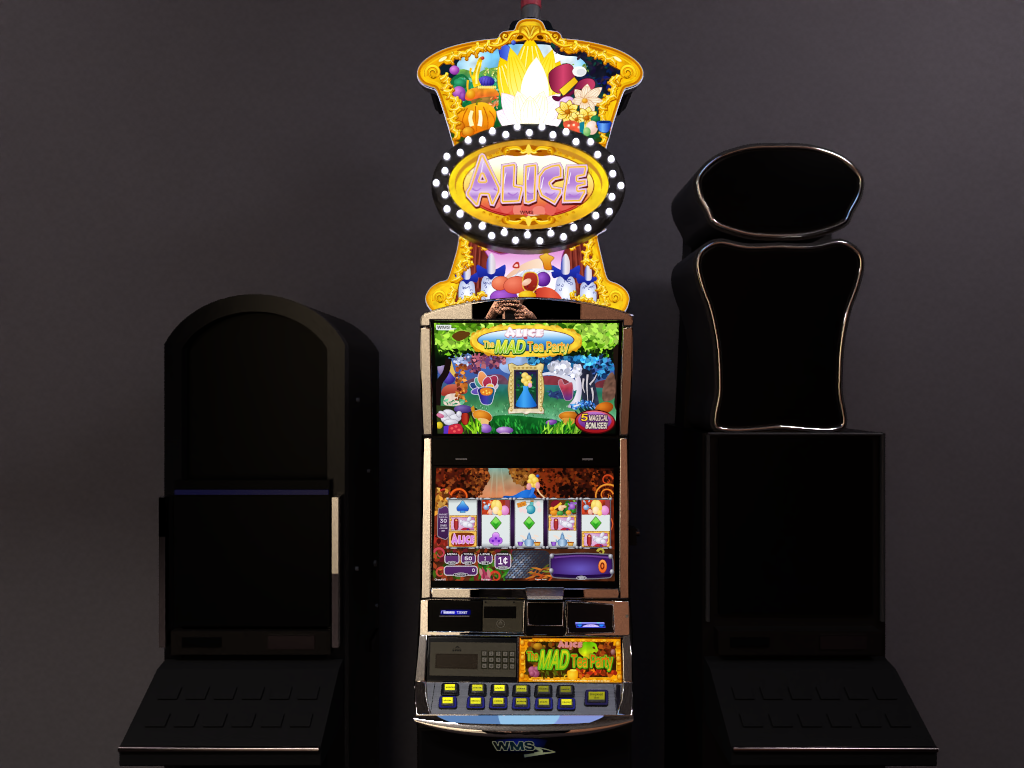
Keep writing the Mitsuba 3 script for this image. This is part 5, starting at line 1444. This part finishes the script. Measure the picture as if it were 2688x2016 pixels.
for x0, y0, x1, y1 in [(1000, 538, 1740, 538), (1000, 880, 1790, 884), (978, 600, 976, 840), (1818, 600, 1824, 840)]:
    n = int(max(abs(x1 - x0), abs(y1 - y0)) / 46)
    for k in range(n + 1):
        x, y = x0 + (x1 - x0) * k / n, y0 + (y1 - y0) * k / n
        a.add(ell(x, y + 3, 19, 12), (170, 84, 0))
        a.add(ell(x, y, 17, 10), (250, 190, 40) if k % 2 else (236, 150, 16))
for x, y in [(975, 560), (1815, 570), (972, 850), (1828, 860), (978, 690), (1820, 700)]:
    a.ball(x, y, 20, 26, (206, 110, 4), (255, 214, 70), 0, (150, 70, 0), 3)
a.add(box(962, 516, 1060, 530), (50, 26, 4))
g = write('WMS', 966, 518, 1052, 530)
a.add(g, (12, 8, 4))
name_sign(a, 1284, 538, 1502, 606, (190, 110, 90), (236, 150, 130), (206, 130, 140), (96, 24, 16), 1.0)
a.add(ell(1396, 614, 12, 8), (200, 120, 110))
for word, bx, sl in [('The', (1016, 636, 1110, 716), 0), ('Tea Party', (1404, 662, 1766, 806), 0), ('MAD', (1130, 626, 1378, 790), 10)]:
    g = write(word, *bx, sl)
    w = 8 if word == 'MAD' else 6
    a.add(affinity.translate(g.buffer(w + 4), 4, 8), (60, 60, 0))
    a.add(g.buffer(w + 3), (40, 120, 10))
    a.add(g.buffer(w), (110, 210, 40))
    a.add(g.buffer(1), (90, 100, 0) if word == 'MAD' else (150, 60, 0))
    a.add(g.buffer(-1.5), ramp('y', (bx[1], (226, 216, 30)), (bx[3], (160, 196, 20))) if word == 'MAD' else ramp('y', (bx[1], (226, 90, 10)), (bx[3], (236, 200, 30))), 20)
q = random.Random(3)
x = 1066
while x < 1720:
    w = q.uniform(6, 26)
    a.add(box(x, 884 + (x - 1066) * .012, x + w, 891 + (x - 1066) * .012), (255, 236, 160))
    x += w + q.uniform(3, 8)
GG = put('game_glass', slab(P_PAN, z6(glass.buffer(4)), -.001, .02, .001), 'black_gloss', M, 40, 'small lit orange panel with green and yellow title')
glowing('artwork', a, P_PAN, -.0006, glass, GG, gain=.92)
put('glass_divider', slab(P_PAN, z6(poly((930, 512), (942, 512), (940, 914), (926, 914))), .004, .02, .0015), 'dark_chrome', M, 40)

# ------------------------------------------------------------------ button deck
deck = z6(poly((128, 902), (1850, 918), (1842, 1060), (1800, 1196), (168, 1186), (140, 1060)))
deck_all = z6(poly((20, 900), (1948, 906), (1950, 1060), (1942, 1206), (40, 1206), (24, 1060)))
put('deck_trim', slab(P_DECK, deck_all.difference(deck.buffer(-1)), .003, .03, .004, 5), 'chrome', M, 40)
DK = put('button_deck', slab(P_DECK, deck, .0, .02, .001), 'brushed_steel', M, 35, 'brushed steel button deck')
for p in ([(208, 905), (166, 1186)], [(1775, 915), (1802, 1194)]):
    put('deck_seam', slab(P_DECK, z6(line(p, 5, False)), .0003, .001), 'black_matt', DK)
for side in ([(1800, 925), (1836, 930), (1838, 1080), (1806, 1190), (1788, 1000)],):
    put('deck_cheek', slab(P_DECK, z6(poly(*side)), .002, .01, .001), 'dark_chrome', DK, 40)
UPB = [(340, 975, 0), (580, 980, 0), (773, 982, 0), (965, 988, 0), (1158, 990, 0), (1352, 993, 0)]
LOB = [(320, 1090, 1), (565, 1095, 1), (763, 1096, 1), (963, 1100, 1), (1162, 1104, 1), (1360, 1106, 1)]
BIG = [(1624, 1050, 2)]
for i, (x, y, kind) in enumerate(UPB + LOB + BIG):
    wx, wy = (82, 56) if kind < 2 else (106, 72)
    lean = (340 - x) * .02 if kind < 2 else 0
    quad = Polygon([(x - wx + 8, y - wy), (x + wx - 2, y - wy), (x + wx, y + wy), (x - wx - 4, y + wy)]).buffer(-22).buffer(22)
    b = put('button', slab(P_DECK, z6(quad), .005, .012, .003, 4), 'button_black', M, 40, label='larger oblong button at the right of the deck' if kind == 2 else None)
    if kind:
        glowband = z6(quad.buffer(-6)).difference(z6(quad.buffer(-24)))
        lit('light_ring', slab(P_DECK, glowband, .0056, .002), b, (.010, .010, .16) if kind == 1 else (.012, .008, .055), 'button_black', sampled=False)
    capq = box(x - wx + 26, y - wy + 18, x + wx - 22, y + wy - 16) if kind < 2 else box(x - 76, y - 44, x + 74, y + 50)
    put('cap', slab(P_DECK, z6(capq.buffer(-12).buffer(12)), .0105, .008, .0040, 6), 'button_clear', b, 60)
    lw, lh = (44, 26) if kind < 2 else (70, 34)
    a = Art(Z6, 20)
    ly = y - 2
    bright = [1, .85, 1, .72, .52, .5, 1, .95, .85, .7, .72, .9, .62][i]
    lab = box(x - lw, ly - lh, x + lw, ly + lh)
    a.add(lab, ramp('y', (ly - lh, (214 * bright, 210 * bright, 20 * bright)), (ly + lh, (190 * bright, 190 * bright, 30 * bright))), 20)
    if kind == 2:
        a.add(write('Repeat', x - 56, ly - 24, x + 56, ly + 2), (40, 44, 10))
        a.add(write('Bet', x - 20, ly + 8, x + 20, ly + 26), (60, 60, 14))
    else:
        q = random.Random(i)
        xx = x - lw + 8
        while xx < x + lw - 12:
            w = q.uniform(5, 14)
            a.add(box(xx, ly - 4 + q.uniform(-2, 2), xx + w, ly + 6), (90 * bright, 92 * bright, 16))
            xx += w + 3
    m, col = a.mesh(P_DECK, .0107, lab)
    put('label_insert', m, 'label_print', b, color=np.clip(col, 0, 1), emitter={'type': 'area', 'radiance': {'type': 'mesh_attribute', 'name': 'vertex_color'}, 'sampling_weight': 0.0})

# ------------------------------------------------------------------ rounded front lip and black lower door with its emblem
nu, na = 64, 26
us = np.linspace(0, 1, nu)
lip = np.zeros((nu, na, 3))
for i, t in enumerate(us):
    px = 1086.5 + (1662.5 - 1086.5) * t
    base = P_DECK.at(*P_DECK.uv([(px, 1880)])[0], .0028)
    s = 1 - abs(2 * t - 1) ** 2.6
    ln = .0125 + .028 * s
    at = np.array([0.0, 0.0])
    steps = np.linspace(0, 1, na)
    for j, k in enumerate(steps):
        if j:
            ang = np.interp(k, (0, .55, .7, 1), (-33, -56, -95, -190))
            d = ln * 1.5 * (k - steps[j - 1])
            at = at + d * np.array([math.cos(math.radians(ang)), math.sin(math.radians(ang))])
        side = (1 - s) * .5 * ln * (k ** 2) * (1 if t < .5 else -1) * (abs(2 * t - 1) ** 8)
        lip[i, j] = base + [side, -at[0], at[1]]
idx = np.arange(nu * na).reshape(nu, na)
f = np.stack([idx[:-1, :-1], idx[:-1, 1:], idx[1:, 1:], idx[1:, :-1]], -1).reshape(-1, 4)
put('front_lip', trimesh.Trimesh(lip.reshape(-1, 3), np.vstack([f[:, [0, 1, 2]], f[:, [0, 2, 3]]]), process=False), 'chrome', M, True)
P_DOOR = Plane(1900, -.168, 2100, -.168)
door = Polygon([(1100, 1912), (1656, 1912), (1652, 2500), (1104, 2500)])
DR = put('lower_door', slab(P_DOOR, door, 0, .02, .006), 'black_gloss', M, 40)
a = Art(Z6, 20)
plate = blob([(720, 1430), (800, 1404), (1160, 1404), (1180, 1440), (1120, 1500), (900, 1530), (760, 1520)], 6)
a.add(plate, glow(960, 1440, 270, 80, (10, 20, 96), (0, 0, 4), 1.2), 14)
g = write('WMS', 722, 1428, 1076, 1500, -10)
sw = unary_union([taper([(1070, 1474), (1160, 1488), (1262, 1518)], 5, 9), taper([(1262, 1518), (1140, 1532), (990, 1552)], 9, 26), taper([(1080, 1478), (1130, 1500), (1140, 1520), (1080, 1534)], 20, 26)])
a.add(sw.buffer(4), (10, 14, 30))
a.add(sw, ramp('x', (990, (60, 66, 56)), (1150, (116, 120, 92)), (1262, (96, 96, 66))), 20)
a.add(g.buffer(8), (116, 118, 96))
a.add(g.buffer(3.5), ramp('x', (720, (4, 4, 6)), (950, (6, 26, 34)), (1076, (6, 10, 20))), 24)
glowing('emblem', a, P_DOOR, .0005, unary_union([plate, g.buffer(10), sw.buffer(6)]), DR, 'lit blue maker emblem with a silver arrow')

# ------------------------------------------------------------------ neighbours in the row
N1 = 'slot_machine_001'
labels[N1] = {'label': 'dark switched-off slot machine with an arched top and bolted black flank', 'category': 'slot machine'}


def side_body(x0, x1, prof):
    """A cabinet as a profile (distance, height) run from one flank to the other."""
    p = Polygon(prof).buffer(-.006).buffer(.006, quad_segs=3)
    m = trimesh.creation.extrude_polygon(p, x1 - x0, engine='earcut')
    v = m.vertices.copy()
    m.vertices = np.stack([x0 + v[:, 2], v[:, 0], v[:, 1]], 1)
    m.fix_normals()
    return m


XF = -.436                                    # its right flank
zt = lambda px, py, d: W(px, py, d)[2]
XL = XF - .47
cxm = (XF + XL) / 2
# the rounded top is arched across the machine: outline in x, z, run backwards
half = .235
arc = [(half * math.cos(t), .245 * math.sin(t)) for t in np.linspace(.42, math.pi - .42, 24)]
zs = zt(0, 925, .40)
k = arc[0][1]
out = [(XL, .0)] + [(XL, zs - .02)] + [(cxm + x / math.cos(.42), zs + (z_ - k) * .9) for x, z_ in arc[::-1]] + [(XF, zs - .02), (XF, 0.0)]


def run_back(poly2, y0, y1):
    m = trimesh.creation.extrude_polygon(poly2, y1 - y0, engine='earcut')
    v = m.vertices.copy()
    m.vertices = np.stack([v[:, 0], y0 + v[:, 2], v[:, 1]], 1)
    m.invert()
    return m


shape = Polygon(out).buffer(0)
put('cabinet_body', run_back(shape, .03, .40), 'black_satin', N1, 35)
ring_o, ring_i = shape.intersection(box(-9, .2, 9, 9)), shape.buffer(-.045).intersection(box(-9, .2, 9, 9))
put('face_frame', run_back(ring_o.difference(ring_i), -.012, .028), 'black_gloss', N1, 35)
put('face_glass', run_back(ring_i.buffer(-.001), .016, .0285), 'screen_black', N1, 35)
zb, ze = zt(0, 1300, -.02), zt(0, 1700, -.05)
put('chrome_trim', cuboid(XF - .022, XF - .006, -.05, -.014, ze, zb), 'chrome', N1)
put('chrome_trim', cuboid(XL + .008, XL + .024, -.05, -.014, ze, zb), 'chrome', N1)
put('dark_display', cuboid(XL + .036, XF - .034, -.03, -.0135, zt(0, 1640, -.02), zb + .04), 'screen_black', N1)


def front_details(key, x0, x1, top):
    """What a switched-off machine shows on its front: shelf of buttons, console strip, lower door."""
    put('button_deck', side_body(x0 + .004, x1 - .004, [(-.20, .80), (-.20, .845), (-.05, .955), (.02, .97), (.02, .80)]), 'black_matt', key, 35)
    n = np.array([0, -.110, .15]) / math.hypot(.110, .15) * np.array([1, 1, 1])
    n = np.array([0, -.5915, .8063])
    for r in (0, 1):
        for c in range(6):
            k = trimesh.creation.box(extents=(.046, .030, .012))
            k.apply_transform(trimesh.transformations.rotation_matrix(math.radians(36.3), [1, 0, 0]))
            m = np.array([x0 + (x1 - x0) * (.14 + .145 * c), -.10 - .052 * r, .9175 - .038 * r])
            k.apply_translation(m)
            put('button', k, 'black_matt', key)
    put('console', cuboid(x0 + .03, x1 - .03, -.035, .0, .985, 1.045), 'black_satin', key)
    put('ticket_slot', cuboid(x0 + .06, x0 + .16, -.038, -.034, 1.005, 1.03), 'screen_black', key)
    put('note_slot', cuboid(x1 - .19, x1 - .07, -.038, -.034, 1.0, 1.035), 'dark_chrome', key)
    put('shelf_edge', tube([(x0 + .006, -.203, .843), (x1 - .006, -.203, .843)], .006, 10, False), 'dark_chrome', key, 40)


front_details(N1, XL, XF, zs)
lit('blue_strip', cuboid(XL + .04, XF - .036, -.036, -.0306, zb + .004, zb + .016), N1, (.003, .003, .020), 'black_gloss', sampled=False)
for (px, py, d, r) in [(922, 1050, .11, .006), (965, 1236, .24, .005), (922, 1493, .10, .006), (998, 1479, .33, .010), (1002, 1590, .35, .006)]:
    c = trimesh.creation.cylinder(radius=r, height=.008, sections=14, transform=trimesh.transformations.rotation_matrix(math.pi / 2, [0, 1, 0]))
    q = W(px, py, d)
    c.apply_translation([XF + .003, q[1], q[2]])
    put('flank_bolt', c, 'grey_metal', N1, 35)
q = W(994, 1672, .33)
put('flank_latch', cuboid(XF - .002, XF + .008, .26, .36, q[2] - .016, q[2] + .016), 'dark_chrome', N1)

N2 = 'slot_machine_002'
labels[N2] = {'label': 'dark slot machine under two stacked rounded chrome-rimmed sign boxes', 'category': 'slot machine'}
XR = .500
put('cabinet_body', cuboid(XR, XR + .48, .0, .40, 0, zt(0, 1130, .1)), 'black_satin', N2)
put('back_board', run_back(Polygon([(XR + .012, zt(0, 1132, .2)), (XR + .47, zt(0, 1132, .2)), (XR + .45, zt(0, 470, .2)), (XR + .045, zt(0, 470, .2))]), .2205, .32), 'black_satin', N2, 35)
lobe_c = .700


def lobed(cx, pts):
    """Outline of the two stacked rounded signs, right half given."""
    r = smooth_line(pts, False, 8)
    return Polygon(np.vstack([r * [.84, 1] + [cx, 0], (r * [-.84, 1] + [cx, 0])[::-1]])).buffer(0)


zz = lambda py: zt(0, py, .06)
for pts in ([(0, zz(398)), (.10, zz(402)), (.20, zz(430)), (.262, zz(480)), (.262, zz(530)), (.235, zz(575)), (.205, zz(612)), (.10, zz(640)), (0, zz(646))],
            [(0, zz(650)), (.10, zz(652)), (.19, zz(640)), (.25, zz(665)), (.268, zz(705)), (.255, zz(760)), (.225, zz(830)), (.205, zz(920)), (.20, zz(1020)), (.20, zz(1128)), (0, zz(1128))]):
    g = lobed(lobe_c, pts)
    sgn = put('sign_box', run_back(g, .0, .22), 'grey_shell', N2, 35)
    c = np.asarray(g.buffer(-.012).exterior.coords)[:-1]
    put('chrome_rim', tube(np.c_[c[:, 0], np.full(len(c), -.004), c[:, 1]], .0055), 'chrome', sgn, True)
    put('sign_glass', run_back(g.buffer(-.022), -.006, -.0005), 'screen_black', sgn, 35)

front_details(N2, XR, XR + .48, 0)
put('face_glass', cuboid(XR + .04, XR + .44, -.012, -.002, 1.08, zt(0, 1150, .0)), 'screen_black', N2)
for x in (XR + .012, XR + .468):
    put('chrome_trim', tube([(x, -.006, 1.06), (x, -.006, zt(0, 1140, 0))], .006, 10, False), 'grey_shell', N2, 40)
put('chrome_trim', tube([(XR + .012, -.006, zt(0, 1139, 0)), (XR + .468, -.006, zt(0, 1139, 0))], .005, 10, False), 'grey_shell', N2, 40)

# ------------------------------------------------------------------ the photographer, who shows only in the chrome
import manifold3d as m3


def limb(chain, detail=.012, rounds=6):
    """One surface over the joints (x, y, z, radius), each bone the hull of its two ends."""
    total = m3.Manifold()
    for bone in chain:
        for p, q in zip(bone[:-1], bone[1:]):
            balls = [m3.Manifold.sphere(j[3], 20).translate(list(j[:3])) for j in (p, q)]
            total = total + m3.Manifold.batch_hull(balls)
    total = total.refine_to_length(detail)
    k = total.to_mesh()
    m = trimesh.Trimesh(k.vert_properties[:, :3], k.tri_verts, process=True)
    trimesh.smoothing.filter_taubin(m, iterations=rounds)
    return m


mat('skin', {'type': 'roughplastic', 'diffuse_reflectance': rgb(.50, .27, .19), 'alpha': 0.35})
mat('dark_cloth', {'type': 'diffuse', 'reflectance': rgb(.010, .009, .010)})
mat('dark_hair', {'type': 'roughplastic', 'diffuse_reflectance': rgb(.012, .008, .006), 'alpha': 0.3})
PX = 'person'
labels[PX] = {'label': 'person in dark jacket holding up a phone, mirrored in the chrome arch', 'category': 'person'}
hand = [[(-.115, -1.70, 1.595, .024), (-.082, -1.655, 1.655, .026), (-.060, -1.640, 1.690, .024)], [(-.082, -1.655, 1.655, .026), (-.062, -1.645, 1.640, .022)]]
for zf, ln, r in [(1.712, .078, .0082), (1.692, .088, .0088), (1.671, .084, .0086), (1.650, .066, .0078)]:
    hand.append([(-.064, -1.640, .5 * (zf + 1.675), .015), (-.052, -1.626, zf, r * 1.1), (-.052 + ln * .45, -1.6165, zf + .006, r), (-.052 + ln * .8, -1.6155, zf + .004, r * .92), (-.052 + ln, -1.617, zf - .002, r * .8)])
hand.append([(-.088, -1.665, 1.650, .018), (-.066, -1.668, 1.690, .012), (-.044, -1.656, 1.712, .0098), (-.030, -1.648, 1.722, .0085)])
put('left_hand', limb(hand, .0035, 8), 'skin', PX, True)
hand = [[(.125, -1.72, 1.560, .024), (.090, -1.665, 1.610, .026), (.064, -1.645, 1.625, .024)]]
for zf, ln, r in [(1.640, .030, .0088), (1.622, .034, .0088), (1.606, .030, .008)]:
    hand.append([(.068, -1.645, zf, .014), (.052, -1.624, zf, r * 1.1), (.050 - ln * .6, -1.6165, zf + .002, r), (.050 - ln, -1.6165, zf, r * .85)])
hand.append([(.088, -1.668, 1.615, .018), (.064, -1.668, 1.650, .012), (.040, -1.654, 1.668, .0095)])
put('right_hand', limb(hand, .0035, 8), 'skin', PX, True)
put('head', limb([[(0, -1.995, 1.50, .055), (0, -1.985, 1.60, .054), (0, -1.955, 1.655, .060), (0, -1.965, 1.70, .080), (0, -1.985, 1.745, .088)], [(0, -1.90, 1.672, .014), (0, -1.885, 1.690, .010), (0, -1.90, 1.715, .008)],
                  [(-.082, -1.975, 1.69, .012), (-.086, -1.985, 1.715, .012)], [(.082, -1.975, 1.69, .012), (.086, -1.985, 1.715, .012)]], .009, 6), 'skin', PX, True)
put('hair', limb([[(-.05, -2.03, 1.70, .062), (-.03, -2.02, 1.775, .070), (.03, -2.02, 1.775, .070), (.05, -2.03, 1.70, .062)], [(0, -1.93, 1.80, .040), (0, -2.02, 1.79, .070)]], .012, 6), 'dark_hair', PX, True)
put('jacket', limb([[(-.17, -2.02, 1.425, .062), (0, -2.03, 1.45, .085), (.17, -2.02, 1.425, .062)], [(-.10, -2.02, 1.36, .105), (.10, -2.02, 1.36, .105)], [(-.09, -2.02, 1.36, .110), (-.08, -2.02, 1.15, .10), (-.09, -2.02, .95, .10)],
                    [(.09, -2.02, 1.36, .110), (.08, -2.02, 1.15, .10), (.09, -2.02, .95, .10)], [(-.09, -2.02, .95, .10), (.09, -2.02, .95, .10)],
                    [(-.19, -2.02, 1.42, .060), (-.245, -1.93, 1.215, .050), (-.12, -1.715, 1.575, .034)], [(.19, -2.02, 1.42, .060), (.25, -1.93, 1.20, .050), (.13, -1.735, 1.535, .034)]], .016, 6), 'dark_cloth', PX, True)
put('trousers', limb([[(-.09, -2.02, .93, .098), (-.10, -2.0, .50, .066), (-.11, -2.02, .09, .048)], [(.09, -2.02, .93, .098), (.10, -2.0, .50, .066), (.11, -2.02, .09, .048)]], .02, 4), 'dark_cloth', PX, True)
for sx in (-.11, .11):
    put('shoe', limb([[(sx, -2.05, .045, .045), (sx * 1.05, -1.90, .036, .036), (sx * 1.1, -1.84, .030, .030)]], .012, 4), 'dark_hair', PX, True)
ph = trimesh.creation.extrude_polygon(box(-.036, -.077, .036, .077).buffer(-.008).buffer(.008), .008, engine='earcut')
ph.apply_transform(trimesh.transformations.rotation_matrix(math.pi / 2, [1, 0, 0]))
ph.apply_translation([0, -1.627, 1.632])
labels[put('smartphone', ph, 'black_gloss', None, 35)] = {'label': 'dark smartphone held upright in both hands', 'category': 'phone'}
